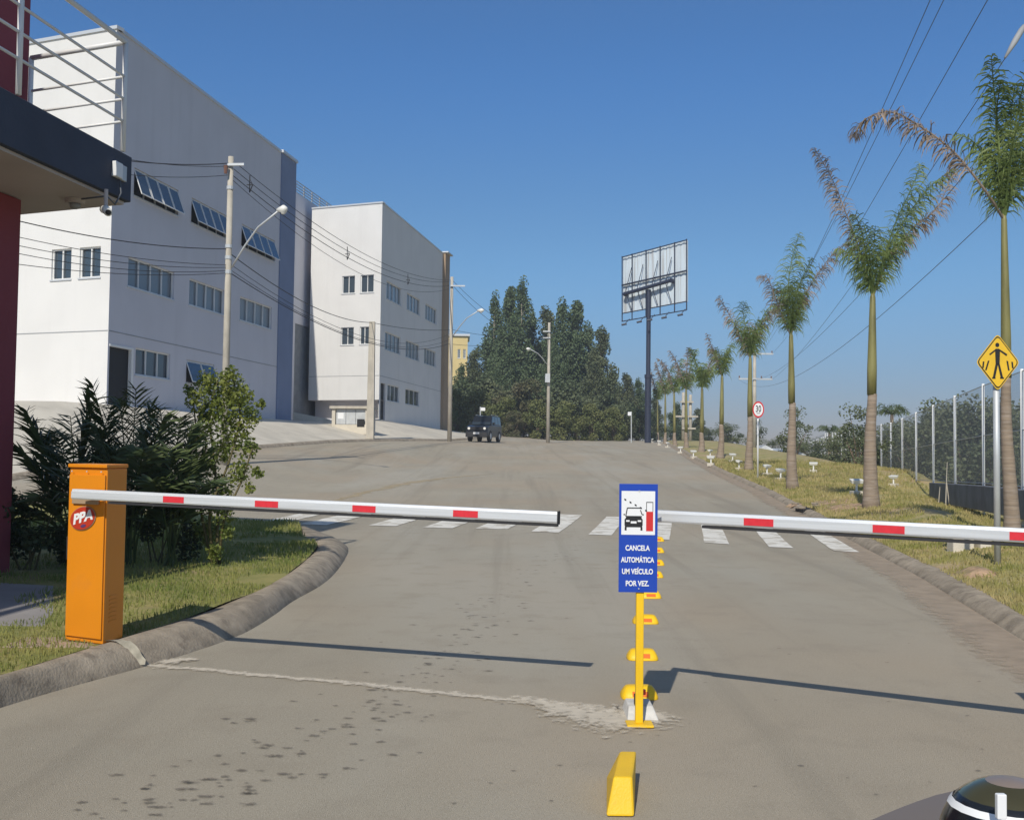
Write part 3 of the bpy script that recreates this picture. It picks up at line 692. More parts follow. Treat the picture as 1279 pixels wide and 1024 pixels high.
# junction box with conduit, dome lamp, camera
jb = empty('junction_box', tuple(at(144, 211, 9.5)), 'small white junction box with cable on the dark canopy edge', 'box')
ju, jz = fg.uz(144, 213); mb = MB(); fg.bar(mb, ju-.07, ju+.05, jz-.07, jz+.07, .002, .05); mb.build('housing', A_['rail'], jb, bevel=.01)
mb = MB(); fg.bar(mb, ju+.06, ju+.15, jz-.07, jz+.07, .002, .03); mb.build('cover_plate', A_['gal'], jb, bevel=.005)
mb = MB(); mb.tube([fg.pt(ju+.03, jz-.085, .03), fg.pt(ju+.04, jz-.2, .04), fg.pt(ju-.04, jz-.32, .03), fg.pt(ju-.16, Zb-.02, .02), fg.pt(ju-.2, Zb-.05, -.2)], .008, 6); mb.build('cable', A_['greywire'], jb, smooth=True)
cp = at(132, 262, 9.0); cc = empty('security_camera', tuple(cp), 'small beige security camera hanging under the canopy corner', 'camera')
mb = MB(); mb.tube([(cp.x, cp.y, Zb), (cp.x, cp.y, cp.z)], .018, 8); mb.build('bracket', A_['soffit'], cc)
mb = MB(); mb.tube([cp+Vector((-.05, .08, .02)), cp, cp+Vector((.07, -.12, -.05))], [.035, .038, .035], 12); mb.build('housing', A_['lampwhite'], cc, smooth=True)
mb = MB(); q = cp+Vector((.07, -.12, -.05)); mb.tube([q, q+Vector((.006, -.01, -.004))], .024, 12); mb.build('lens', A_['black'], cc)
sp_ = onz(94, 249, Zb); sn = empty('ceiling_lamp', (sp_.x, sp_.y, Zb), 'small round lamp under the beige canopy soffit', 'lamp')
mb = MB(); mb.tube([(sp_.x, sp_.y, Zb-.002), (sp_.x, sp_.y, Zb-.04)], .085, 16); mb.build('rim', A_['soffit'], sn)
mb = MB(); mb.tube([(sp_.x, sp_.y, Zb-.041), (sp_.x, sp_.y, Zb-.075), (sp_.x, sp_.y, Zb-.09)], [.05, .045, .02], 14); mb.build('lens', A_['greywall'], sn, smooth=True)
# grey path by the gatehouse
mb = MB(); rows = []
for i in range(9):
    r = []
    for j in range(9):
        p = onz(-160+(92+160)*j/8-(0 if i < 6 else 10), 726+(778-726)*i/8, .16); r.append((p.x, p.y, islz(p.x, p.y)+.006-(.03 if i in (0, 8) or j == 8 else 0)))
    rows.append(r)
mb.grid(rows[::-1]); struct(mb.build('path', A_['path'], smooth=True))

# ------------------------------------------------------------------ barrier
def fr_text(body, size, name, m, root, origin, ax, ay, condensed=1.0, off=.0, align='CENTER', shear=0, ext=.001, space=1.0):
    cu = bpy.data.curves.new(name, 'FONT'); cu.body = body; cu.size = size; cu.align_x = align; cu.align_y = 'CENTER'; cu.offset = off; cu.extrude = ext; cu.shear = shear; cu.space_character = space
    tmp = bpy.data.objects.new('tmp', cu); COL.objects.link(tmp)
    me = bpy.data.meshes.new_from_object(tmp.evaluated_get(bpy.context.evaluated_depsgraph_get()))
    bpy.data.objects.remove(tmp); me.materials.clear(); me.materials.append(m); me.name = name
    ax, ay = Vector(ax).normalized(), Vector(ay).normalized(); az = ax.cross(ay)
    for v in me.vertices: v.co = Vector(origin)+ax*(v.co.x*condensed)+ay*v.co.y+az*v.co.z
    o = bpy.data.objects.new(name, me); COL.objects.link(o)
    if root: o.parent = root; o.matrix_parent_inverse = root.matrix_world.inverted() if not root.parent else Matrix.Identity(4)
    return o
def cabinet(Cn, fl, sdv, label, vis=True):
    # Cn = front right corner on the ground, fl = along the front towards the left, sdv = along the side away
    root = empty('boom_barrier', tuple(Cn), label, 'barrier', 'boom barriers')
    H = 1.06; n = Vector((-fl.normalized().y*-1, 0, 0))
    f = fl.normalized(); s2 = sdv.normalized(); W_, D_ = fl.length, sdv.length; out = -s2
    B = Cn
    mb = MB(); mb.box(B+s2*.012, fl, sdv-s2*.012, (0, 0, H-.02)); mb.build('cabinet', A_['orange'], root, bevel=.006)
    mb = MB(); mb.box(B+f*.006-s2*.004, fl-f*.012, s2*.014, (0, 0, .001)); 
    mb = MB(); mb.box(B+f*.008-s2*.003+Vector((0, 0, .03)), fl-f*.016, s2*.0145, (0, 0, H-.09)); mb.build('front_door', A_['orange'], root, bevel=.003)
    mb = MB(); mb.box(B-f*.006-s2*.006+Vector((0, 0, H-.018)), fl+f*.012, sdv+s2*.012, (0, 0, .022)); mb.build('lid', A_['orange'], root, bevel=.005)
    mb = MB()
    for k in range(7): mb.box(B-f*.0035+s2*(D_*.30)+Vector((0, 0, .12+.025*k)), f*.002, s2*(D_*.35), (0, 0, .008))
    mb.build('vent_slots', A_['orange'], root)
    mb = MB(); mb.box(B+fl+f*.001+s2*.03+Vector((0, 0, .48)), f*.03, s2*.07, (0, 0, .14)); mb.build('key_switch', A_['rubber'], root, bevel=.004)
    mb = MB(); mb.box(B+f*(W_*.15)-s2*.02+Vector((0, 0, .825)), f*(W_*.7), s2*.016, (0, 0, .04)); mb.build('arm_bracket', A_['tanpier'], root, bevel=.003)
    for q in (.12, .5, .9):
        mb = MB(); c = B+f*(W_*q)-s2*.004+Vector((0, 0, H-.04)); mb.tube([c, c-s2*.006], .004, 8); mb.build('screw', A_['gal'], root)
    return root, f, s2, W_, D_
Cn = onz(127, 803, .14); FLp = onz(80, 797, .14); BRp = onz(150, 795, .14)
fl = FLp-Cn; fl.z = 0; sdv = Vector((.035, .24, 0))
fl = Vector((fl.x, fl.y, 0))
box, bf, bs2, BW, BD = cabinet(Vector((Cn.x, Cn.y, .13)), fl, sdv, 'left boom barrier, orange cabinet with oval emblem on the grass island, aluminium arm')
# emblem: red oval with white italic letters and a small blue mark
nrm = fl.normalized(); outv = Vector((fl.y, -fl.x, 0)).normalized()
if outv.y > 0: outv = -outv
axr = -fl.normalized()
ec = at(105, 647, Cn.y); ec = Cn+fl*.52; ec = Vector((ec.x, ec.y, 0)); 
du = (Face(Cn, tuple(axr[:2]))).uz(105, 647); ec = Cn+axr*du[0]; ec.z = du[1]
tilt = R(14); ex = (axr*math.cos(tilt)+Vector((0, 0, 1))*math.sin(tilt)); ey = (-axr*math.sin(tilt)+Vector((0, 0, 1))*math.cos(tilt))
def oval(rx, ry, th, off, m, name):
    mb = MB(); mb.prism([(rx*math.cos(6.2832*k/36), ry*math.sin(6.2832*k/36)) for k in range(36)], ec+outv*off, ex, ey, outv*th); return mb.build(name, m, box)
oval(.108, .070, .004, .006, A_['tanpier'], 'emblem_rim'); oval(.103, .066, .003, .0105, mat('emblem_red', (.50, .045, .02), .35), 'emblem')
fr_text('PPA', .080, 'emblem_letters', A_['signwhite'], box, ec+outv*.0145+ey*.004, ex, ey, 1.22, .0035, shear=.3)
mb = MB(); mb.prism([(.022*math.cos(6.28*k/16), -.046+.009*math.sin(6.28*k/16)) for k in range(16)], ec+outv*.0137+ex*.0, ex, ey, outv*.002); mb.build('emblem_mark', mat('emblem_blue', (.10, .05, .16), .4), box)
# concrete pad
def arm(P0, P1, owner, reds, capend=1):
    P0, P1 = Vector(P0), Vector(P1)
    u = (P1-P0).normalized(); Lg = (P1-P0).length; n = Vector((u.y, -u.x, 0)).normalized()
    if n.y > 0: n = -n
    v = n.cross(u); v = v if v.z > 0 else -v; h = .031; th = .022
    prof = [(-h, -th), (-h+.004, th*.8), (-h+.012, th), (h*.55, th), (h*.6, th*.75), (h, th*.6), (h, -th)]   # (v, n)
    mb = MB(); k = len(prof); N = 30; rows = []
    for i in range(N+1):
        p = P0+u*Lg*i/N; rows.append([p+v*a+n*b for a, b in prof+[prof[0]]])
    mb.grid(rows); mb.poly(rows[0][:-1]); mb.poly(rows[-1][:-1][::-1]); root = mb.build('arm', A_['alu'], owner)
    mb = MB(); mb.box(P0-v*(h+.014)-n*(th*.8)+u*.25, u*(Lg-.25), n*(th*1.6), v*.013); mb.build('rubber_edge', A_['rubber'], root)
    mb = MB(); e = P1 if capend else P0-u*.006; mb.box(e-v*(h+.003)-n*(th+.002), u*.006, n*(th*2+.004), v*(2*h+.006)); mb.build('end_cap', A_['rubber'], root)
    pl = Face(P0+n*th, (u.x, u.y)) 
    for x0, x1 in reds:
        a, b = [((lambda dd: (EYE+dd*(((P0-EYE).dot(n)+th)/dd.dot(n))-P0).dot(u))(ray(x, 640 if x < 700 else 655))) for x in (x0, x1)]
        b = min(b, Lg)
        mb = MB(); mb.box(P0+u*a-v*.019+n*(th+.0005), u*(b-a), n*.0015, v*.0345); mb.build('reflective_tape', A_['reflred'], root)
    return root
A0 = at(92, 617, Cn.y-.06); A1 = at(697, 646.5, 5.37)
arm(A0, A1, box, [(203, 229), (318, 347), (440, 469), (566, 597)])
B0 = at(818, 644.5, 5.24); B1_ = B0+(at(1279, 669, 4.44)-B0)*1.33
cb = B1_+Vector((-.12, .30, 0)); cb.z = .12
box2 = cabinet(Vector((cb.x+.2, cb.y-.24, .12)), Vector((-.27, .03, 0)), Vector((.02, .24, 0)), 'right boom barrier whose aluminium arm reaches from behind the blue sign past the right edge')[0]
arm(B0, B1_, box2, [(929, 966), (1090, 1130), (1261, 1300)], capend=0)
# cement smeared over the kerb beside the cabinet
mb = MB(); rows = []; n_ = 14
ka, kb_ = onz(131, 801, .14), onz(176, 833, 0)
for i in range(n_+1):
    t = i/n_; c = ka.lerp(kb_, t); hk = interp([(0, .133), (.25, .147), (.5, .140), (.7, .112), (.88, .052), (1, .006)], t)+.008; w_ = .035+.02*mnoise.noise((i*.9, 2, 1)); side = Vector((.93, .37, 0))
    rows.append([Vector((c.x, c.y, hk))+side*w_*q for q in (-1, -.33, .33, 1)])
mb.grid(rows); struct(mb.build('cement_smear', mat('kerb_cement', (.36, .33, .26), .9, .3, 14), smooth=True))
# dirt pad beside the cabinet
mb = MB(); rows = []
for i in range(8):
    r = []
    for j in range(8):
        p = Cn+Vector((-.66+.70*j/7+.03*math.sin(i*2), -.13+.50*i/7+.03*math.sin(j*3), 0)); r.append((p.x, p.y, islz(p.x, p.y)+.004+.003*math.sin(i*1.7+j)-(.02 if i in (0, 7) or j in (0, 7) else 0)))
    rows.append(r)
mb.grid(rows); struct(mb.build('earth_pad', A_['gutter'], smooth=True))

# ------------------------------------------------------------------ blue sign on yellow post
sb = gnd(799, 908, False); sg = empty('gate_sign', (sb.x, sb.y, 0), 'tall blue sign CANCELA AUTOMÁTICA on a yellow post between the barrier arms', 'sign')
D = sb.y; y3 = lambda px, py, dy=0: at(px, py, D+dy)
pw = .0165
mb = MB(); mb.box((sb.x-.063, D-.04, .004), (.126, 0, 0), (0, .10, 0), (0, 0, .012)); mb.build('base_plate', A_['yellow'], sg, bevel=.003)
pb = y3(798.5, 900).x
mb = MB(); mb.box((pb-pw*1.1, D, .016), (pw*2.2, 0, 0), (0, .03, 0), (0, 0, 1.05)); mb.build('post', A_['yellow'], sg, bevel=.003)
TL, TR, BL, BR = [y3(*q, -.006) for q in ((773, 604), (821, 604.5), (773, 739), (821.5, 740))]
x0, x1 = (TL.x+BL.x)/2, (TR.x+BR.x)/2; z0, z1 = (BL.z+BR.z)/2, (TL.z+TR.z)/2
W_, H_ = x1-x0, z1-z0; Yp = D-.008
mb = MB(); mb.box((x0, Yp, z0), (W_, 0, 0), (0, .004, 0), (0, 0, H_)); mb.build('panel', A_['signblue'], sg, bevel=.001)
def R2(name, a, b, c, d, m, off=.001, root=sg):      # rectangle in panel fractions: x a..b, y c..d from top
    mb = MB(); mb.box((x0+W_*a, Yp-off-.0008, z1-H_*d), (W_*(b-a), 0, 0), (0, .0008, 0), (0, 0, H_*(d-c))); return mb.build(name, m, root)
R2('pictogram_field', .06, .93, .066, .47, A_['signwhite'], .0006)
def P2(mb, pts, off, m=0):                          # polygon prism in fractions
    mb.prism([(x0+W_*a, z1-H_*b) for a, b in pts], (0, Yp-off, 0), (1, 0, 0), (0, 0, 1), (0, -.0008, 0), m)
mb = MB()                                            # car seen from the front, in the panel's own picture
P2(mb, [(.14, .33), (.20, .30), (.56, .30), (.61, .33), (.61, .385), (.14, .385)], .0016)
P2(mb, [(.15, .386), (.60, .386), (.60, .40), (.15, .40)], .0016)
P2(mb, [(.145, .40), (.195, .40), (.195, .43), (.145, .43)], .0016); P2(mb, [(.555, .40), (.605, .40), (.605, .43), (.555, .43)], .0016)
for pa, pb_ in (((.17, .30), (.21, .24)), ((.21, .222), (.55, .222)), ((.55, .24), (.59, .30)), ((.17, .30), (.59, .30))):
    (a, b), (c, d) = pa, pb_
    if b == d: P2(mb, [(a, b-.004), (c, b-.004), (c, b+.004), (a, b+.004)], .0026)
    else: P2(mb, [(a-.012, b), (c-.012, d-.018), (c+.012, d-.018), (a+.012, b)], .0026)
P2(mb, [(.115, .278), (.15, .278), (.15, .29), (.115, .29)], .0016); P2(mb, [(.60, .278), (.635, .278), (.635, .29), (.60, .29)], .0016)
for k in range(5):
    a = .13+.135*k; b = .135+.025*k; P2(mb, [(a, b), (a+.05, b+.008), (a+.05, b+.022), (a, b+.014)], .0026)
for q in ([(.70, .165), (.88, .165), (.88, .172), (.70, .172)], [(.70, .172), (.715, .172), (.715, .255), (.70, .255)], [(.865, .172), (.88, .172), (.88, .255), (.865, .255)]): P2(mb, q, .0016)
mb.build('pictogram_car', A_['signblack'], sg)
mb = MB(); P2(mb, [(.18, .335), (.27, .335), (.27, .35), (.18, .35)], .0034); P2(mb, [(.48, .335), (.57, .335), (.57, .35), (.48, .35)], .0034); P2(mb, [(.30, .345), (.45, .345), (.45, .365), (.30, .365)], .0034); mb.build('pictogram_lights', A_['signwhite'], sg)
mb = MB(); P2(mb, [(.70, .255), (.88, .255), (.88, .435), (.70, .435)], .0016); mb.build('pictogram_post', A_['signred'], sg)
for k, (s_, yy, cw) in enumerate([('CANCELA', .594, .63), ('AUTOMÁTICA', .703, .86), ('UM VEÍCULO', .81, .80), ('POR VEZ.', .92, .60)]):
    o = fr_text(s_, .0345, 'lettering', A_['signwhite'], sg, (x0+W_*.49, Yp-.0015, z1-H_*yy), (1, 0, 0), (0, 0, 1), 1, .0011)
    xs = [v.co.x for v in o.data.vertices]; c = (min(xs)+max(xs))/2; f = W_*cw/(max(xs)-min(xs))
    zs = [v.co.z for v in o.data.vertices]
    for v in o.data.vertices: v.co.x = (x0+W_*.485)+(v.co.x-c)*f
for yy in (.035+.03, .965):
    mb = MB(); c = Vector((x0+W_*.52, Yp-.001, z1-H_*yy)); mb.tube([c, c+Vector((0, -.004, 0))], .0035, 8); mb.build('bolt', A_['gal'], sg)
# lane studs
def stud(px, py, label, first=None, s=1.0):
    p = gnd(px, py, False)
    if first:
        r = copy_tree(first); r.location = (p.x, p.y, T(p.x, p.y, False)+.002); r['label'] = label; return r
    root = empty('lane_stud', (0, 0, 0), label, 'road stud', 'yellow studs along the lane divide')
    mb = MB(); rows = []; W2, D2, H2 = .098, .075, .062
    lv = [(1.0, 0, 1.0), (1.0, .014, 1.0), (.93, .03, .84), (.82, .048, .62), (.72, .059, .46), (.55, .063, .3), (.0, .064, .0)]
    def ring(a, z, b):
        r = []
        for k in range(20):
            t = 6.28318*k/20; c, s_ = math.cos(t), math.sin(t); e = .45
            r.append((W2*a*math.copysign(abs(c)**e, c), D2*b*math.copysign(abs(s_)**e, s_), z))
        return r
    rr_ = [ring(*q) for q in lv]
    mb.grid([r+[r[0]] for r in rr_]); local(mb, 'stud_body', A_['yellow'], root, smooth=True)
    for sgn in (-1, 1):
        mb = MB(); mb.box((-.042, sgn*.071, .014), (.084, 0, 0), (0, -sgn*.016, .024), (0, sgn*.004, .003)); local(mb, 'reflector', A_['orefl'], root)
    root.location = (p.x, p.y, T(p.x, p.y, False)+.002); return root
SL = [(802, 823, 'yellow road stud with orange reflector, second behind the sign post'), (806, 778, 'yellow road stud third behind the sign post, right of it'), (812, 747, 'yellow road stud just under the lower edge of the blue sign'),
      (816.5, 721, 'yellow road stud beside the sign lettering POR VEZ'), (819, 706, 'yellow road stud beside the sign lettering VEÍCULO'), (820, 690, 'yellow road stud beside the sign lettering CANCELA'), (821, 676, 'farthest yellow road stud, beside the sign pictogram')]
s0 = stud(798, 871, 'nearest yellow road stud, set against the white block behind the sign post')
bpy.context.view_layer.update()
for px, py, lb in SL: stud(px, py, lb, s0)
# white worn block under the first stud
wb = gnd(803, 903, False); mb = MB(); wk = empty('plinth', (wb.x, wb.y+.1, 0), 'worn white concrete block directly behind the sign post foot', 'block')
mb.hexa([(wb.x-.075, wb.y-.0, .003), (wb.x+.08, wb.y-.0, .003), (wb.x+.08, wb.y+.26, .003), (wb.x-.075, wb.y+.26, .003)], [(wb.x-.06, wb.y+.08, .06), (wb.x+.06, wb.y+.08, .06), (wb.x+.06, wb.y+.24, .06), (wb.x-.06, wb.y+.24, .06)])
ww = mat('worn_white_concrete', (.62, .60, .56), .9, .12, 20); mb.build('block', ww, wk, bevel=.006)
mb = MB(); mb.cbox((wb.x-.01, wb.y+.10, .085), .04, .05, .05); mb.build('socket', A_['rubber'], wk)
mb = MB(); mb.tube([(wb.x+.012, wb.y+.10, .112), (wb.x+.012, wb.y+.10, .135)], .014, 10); mb.build('red_lens', A_['signred'], wk)
# foreground yellow block
q0 = gnd(775, 1021, False); fb_ = empty('traffic_block', (q0.x, q0.y+.18, 0), 'yellow painted wedge-shaped concrete block in the bottom foreground', 'block')
X0, X1 = at(757, 1018, q0.y).x, at(792.5, 1018, q0.y).x; h = .128; bx = at(795.5, 940, q0.y+.37); bl = at(775, 940, q0.y+.37)
ft0, ft1 = at(766, 976, q0.y+.05), at(790, 976, q0.y+.05)
mb = MB(); mb.hexa([(X0, q0.y, .003), (X1, q0.y, .003), (X1+.035, q0.y+.44, .003), (X0+.04, q0.y+.44, .003)], [(ft0.x, q0.y+.05, h), (ft1.x, q0.y+.05, h), (bx.x, q0.y+.38, h), (bl.x, q0.y+.38, h)])
mb.build('block', A_['yellow'], fb_, bevel=.008)
mb = MB(); mb.box((ft1.x+.009, q0.y+.12, h*.55), (.004, 0, -.02), (.012, .07, 0), (-.008, 0, .035)); mb.build('reflector', mat('faded_reflector', (.65, .42, .22), .3), fb_)
# ------------------------------------------------------------------ road signs
def text_at(*a, **k): return fr_text(*a, **k)
# pedestrian crossing warning sign
pb0 = gnd(1246, 705); Dp = pb0.y; ps = empty('warning_sign', tuple(pb0), 'yellow diamond pedestrian crossing sign on a grey post at the right', 'sign')
tp = at(1244, 470, Dp); mb = MB(); mb.tube([(pb0.x, Dp, pb0.z-.05), (tp.x, Dp, tp.z+.3)], .027*Dp/9, 10); mb.build('post', A_['gal'], ps, smooth=True)
c = at(1243.5, 453, Dp); c.y -= .05; hw = 27.5/1300*Dp; hh = 36/1300*Dp
def dia(k, off, m, name, r=.12):
    pts = []
    V = [(hw*k, 0), (0, hh*k), (-hw*k, 0), (0, -hh*k)]
    for i in range(4):
        a, b, d = Vector(V[i-1]), Vector(V[i]), Vector(V[(i+1) % 4])
        p, q = b.lerp(a, r), b.lerp(d, r)
        for t in (0, .25, .5, .75, 1): s_ = p.lerp(b, t).lerp(b.lerp(q, t), t); pts.append((s_.x, s_.y))
    mb = MB(); mb.prism(pts, c+Vector((0, -off, 0)), (1, 0, 0), (0, 0, 1), (0, .002, 0)); return mb.build(name, m, ps)
dia(1.0, 0, A_['signyellow'], 'panel'); dia(.955, .0025, A_['signblack'], 'border'); dia(.90, .005, A_['signyellow'], 'field')
mb = MB()
def S2(pts): mb.prism([(x*hw, y*hh) for x, y in pts], c+Vector((0, -.0085, 0)), (1, 0, 0), (0, 0, 1), (0, .002, 0))
S2([(.09*math.cos(6.28*k/14)-.03, .60+.075*math.sin(6.28*k/14)) for k in range(14)])
S2([(-.10, .47), (.05, .47), (.09, .40), (.07, -.06), (-.11, -.06), (-.13, .40)])
S2([(-.10, .46), (-.13, .38), (-.36, .24), (-.40, .28)]); S2([(.05, .46), (.09, .38), (.38, .22), (.42, .28)])
S2([(-.11, -.05), (.0, -.05), (-.13, -.52), (-.24, -.52)]); S2([(-.02, -.05), (.07, -.05), (.22, -.52), (.11, -.52)])
S2([(-.27, -.52), (-.12, -.52), (-.12, -.57), (-.27, -.57)]); S2([(.09, -.52), (.26, -.52), (.26, -.57), (.09, -.57)])
for a, b in ((-.72, -.58), (-.50, -.34), (.34, .50), (.56, .72)):
    sg_ = 1 if a > 0 else -1; t0 = (a+b)/2; S2([(t0-.04-.06*sg_*0, .05), (t0+.03, .05), (t0+.03+.10*sg_-.03, -.28+.04*abs(t0)*0), (t0-.04+.10*sg_-.03, -.28)] if abs(t0) < .5 else [(t0-.04, .02), (t0+.03, .02), (t0+.03+.03*sg_, -.20), (t0-.04+.03*sg_, -.20)])
mb.build('pedestrian_symbol', A_['signblack'], ps)
# speed limit sign
pb1 = gnd(946.5, 599); D1 = pb1.y; s3 = empty('speed_sign', tuple(pb1), 'round red and white speed limit 30 sign on a thin white post', 'sign')
ct = at(946.7, 511.5, D1); mb = MB(); mb.tube([(pb1.x, D1, pb1.z-.05), (ct.x, D1, ct.z+.1)], 1.1/1300*D1, 8); mb.build('post', A_['rail'], s3, smooth=True)
rx, rz = 7.2/1300*D1, 10.2/1300*D1
def disc(k, off, m, n): 
    mb = MB(); mb.prism([(rx*k*math.cos(6.2832*j/40), rz*k*math.sin(6.2832*j/40)) for j in range(40)], ct+Vector((0, -.05-off, 0)), (1, 0, 0), (0, 0, 1), (0, .003, 0)); return mb.build(n, m, s3)
disc(1, 0, A_['signred'], 'ring'); disc(.80, .004, A_['signwhite'], 'field')
fr_text('30', rz*1.1, 'numerals', A_['signblack'], s3, ct+Vector((0, -.06, rz*.05)), (1, 0, 0), (0, 0, 1), .62, .003, space=1.05)
mb = MB(); mb.box(ct+Vector((-rx*.3, -.06, -rz*.5)), (rx*.6, 0, 0), (0, .002, 0), (0, 0, rz*.06)); mb.build('unit_line', A_['signblack'], s3)
# street name plates
for (px, pt, pbm, x0p, x1p, y0p, y1p, lab, Yv) in [(600, 508, 528, 600.5, 606, 509, 513, 'small white street name plate on a pole behind the dark car', 88), (788.5, 514, 553, 784, 788.4, 514.5, 519, 'small white street name plate on a pole beside the billboard column', 92)]:
    p = at(px, pbm, Yv); p.z = T(p.x, p.y); q = at(px, pt, Yv); t = empty('street_nameplate', tuple(p), lab, 'sign', 'street name plates')
    mb = MB(); mb.tube([p, (q.x, q.y, q.z)], .05, 8); mb.build('post', A_['gal'], t)
    a, b = at(x0p, y1p, Yv), at(x1p, y0p, Yv); mb = MB(); mb.box((a.x, Yv-.08, a.z), (b.x-a.x, 0, 0), (0, .03, 0), (0, 0, b.z-a.z)); mb.build('plate', A_['signwhite'], t)

# ------------------------------------------------------------------ billboard
Db = 92; bb = empty('billboard', tuple(gnd(809, 549)), 'tall billboard seen from behind, grey sheet panels on a dark blue column', 'billboard')
bp_ = at(809, 549, Db); bp_.z = T(bp_.x, Db); tpz = at(813, 362, Db)
mz = at(811, 470, Db).z
mb = MB(); mb.tube([(bp_.x, Db, bp_.z-.3), (bp_.x, Db, mz)], .28, 16); mb.tube([(bp_.x, Db, mz), (bp_.x, Db, tpz.z)], .20, 16); mb.tube([(bp_.x, Db, mz-.15), (bp_.x, Db, mz+.15)], .33, 16); mb.build('column', A_['steelblue'], bb, smooth=False)
# panel plane: right end nearer
PTL, PTR, PBL, PBR = at(778.5, 322, Db+1.9), at(859, 301, Db-1.7), at(778.5, 391, Db+1.9), at(859, 377, Db-1.7)
PTL.z = PTR.z = (at(778.5, 322, Db+1.9).z+at(859, 301, Db-1.7).z)/2
PTL = at(778.5, 322, Db+2.2); PTR = at(859, 300.5, Db-2.2); PBL = at(778.5, 392, Db+2.2); PBR = at(859, 377, Db-2.2)
def bl(u, v, off=0):
    n = (PTR-PTL).cross(PBL-PTL).normalized(); n = n if n.y < 0 else -n
    return PTL.lerp(PTR, u).lerp(PBL.lerp(PBR, u), v)+n*off
mb = MB()
for i in range(26):
    u0, u1 = i/26, (i+1)/26; o0 = .0 if i % 2 else .04
    mb.hexa([bl(u0, 1, o0), bl(u1, 1, o0), bl(u1, 1, o0-.05), bl(u0, 1, o0-.05)], [bl(u0, 0, o0), bl(u1, 0, o0), bl(u1, 0, o0-.05), bl(u0, 0, o0-.05)])
mb.build('sheet_panel', A_['sheet'], bb)
fr = [mb_ for mb_ in ()]
for k in range(6):
    u = [0, .16, .38, .60, .82, 1][k]; mb = MB(); mb.tube([bl(u, -.02, .18), bl(u, 1.14, .18)], .055, 6); mb.build('upright', A_['steelblue'], bb)
for v in (0, .5, 1.0, 1.14):
    mb = MB(); mb.tube([bl(0, v, .24), bl(1.0, v, .24)], .05 if v != .5 else .08, 6); mb.build('crossbar', A_['steelblue'], bb)
mb = MB(); mb.tube([bl(.08, .68, .6), bl(.80, .62, .6)], .17, 12); mb.tube([bl(.08, .68, .6), bl(.08, .68, .2)], .2, 10); mb.tube([bl(.8, .62, .6), bl(.8, .62, .2)], .2, 10); mb.build('main_beam', A_['steelblue'], bb)
mb = MB()
for u in (.14, .32, .55, .76):
    mb.tube([bl(u+.02, .22, .25), bl(u-.03, .64, .7)], .035, 6); mb.tube([bl(u-.03, .64, .7), bl(u+.02, .98, .25)], .035, 6)
mb.build('braces', A_['steelblue'], bb)
for u in (.12, .36, .52, .74, .98):
    mb = MB(); a = bl(u, 1.12, .2); b = bl(u+.03, 1.24, 1.3); mb.tube([a, b], .03, 6); mb.tube([b-Vector((.25, 0, .05)), b+Vector((.2, 0, .05))], .09, 8); mb.build('floodlight_arm', A_['steelblue'], bb)

# ------------------------------------------------------------------ poles, lamps, wires
def pole(name, px, ptop, pbm, D_, r0, r1, label, square=False, group=None):
    tp_ = at(px, ptop, D_); bt = at(px-1, pbm, D_); zb_ = T(bt.x, D_)-.1
    root = empty(name, (tp_.x, D_, zb_), label, 'utility pole', group)
    mb = MB()
    if square: mb.hexa([(tp_.x-r0, D_-r0, zb_), (tp_.x+r0, D_-r0, zb_), (tp_.x+r0, D_+r0, zb_), (tp_.x-r0, D_+r0, zb_)], [(tp_.x-r1, D_-r1, tp_.z), (tp_.x+r1, D_-r1, tp_.z), (tp_.x+r1, D_+r1, tp_.z), (tp_.x-r1, D_+r1, tp_.z)])
    else: mb.tube([(tp_.x, D_, zb_), (tp_.x, D_, tp_.z)], [r0, r1], 14)
    mb.build('pole', A_['pole'], root, smooth=not square)
    return root, tp_
def xarm(root, c, half, dy=0, m='pole', w=.05):
    mb = MB(); mb.box(Vector(c)+Vector((-half, -dy-w, -w)), (2*half, 2*dy, 0), (0, w*2, 0), (0, 0, w*2)); mb.build('crossarm', A_[m], root)
def insul(root, c):
    c = Vector(c); mb = MB(); mb.tube([c, c+Vector((0, 0, .06)), c+Vector((0, 0, .07)), c+Vector((0, 0, .13)), c+Vector((0, 0, .14)), c+Vector((0, 0, .2))], [.03, .03, .06, .04, .06, .03], 8); mb.build('insulator', A_['insul'], root)
def lamp(root, a, tipv, headlen=.55, rad=.03):
    a, tipv = Vector(a), Vector(tipv); mid = a.lerp(tipv, .55)+Vector((0, 0, .18*(tipv-a).length*.6))
    mb = MB(); mb.tube([a, a.lerp(mid, .5)+Vector((0, 0, .05)), mid, tipv], rad, 8); mb.build('lamp_arm', A_['gal'], root, smooth=True)
    d = (tipv-a); d.z = 0; d.normalize()
    mb = MB(); mb.tube([tipv-d*.1, tipv+d*.08, tipv+d*headlen*.6, tipv+d*headlen], [.05, .10, .12, .05], 12); h_ = mb.build('lamp_head', A_['lampwhite'], root, smooth=True)
    mb = MB(); mb.tube([tipv+d*headlen*.5+Vector((0, 0, -.07)), tipv+d*headlen*.5+Vector((0, 0, -.14))], [.10, .05], 10); mb.build('lens', A_['lampglass'], h_)
DA = 30.6
pA, tA = pole('utility_pole', 288.5, 196, 577, DA, .112, .080, 'concrete utility pole with a curved lamp arm, rising behind the yellow-green bush', group='utility poles')
p = at(284, 206, DA-.12); mb = MB(); mb.box(at(284, 207, DA-.15), (.5, -.05, 0), (0, .06, 0), (0, 0, .07)); mb.build('crossarm', A_['gal'], pA)
mb = MB(); q = at(282, 212, DA-.2); mb.tube([q+Vector((0, 0, -.12)), q+Vector((0, 0, .12))], [.05, .07], 8); mb.build('insulator', A_['insul'], pA)
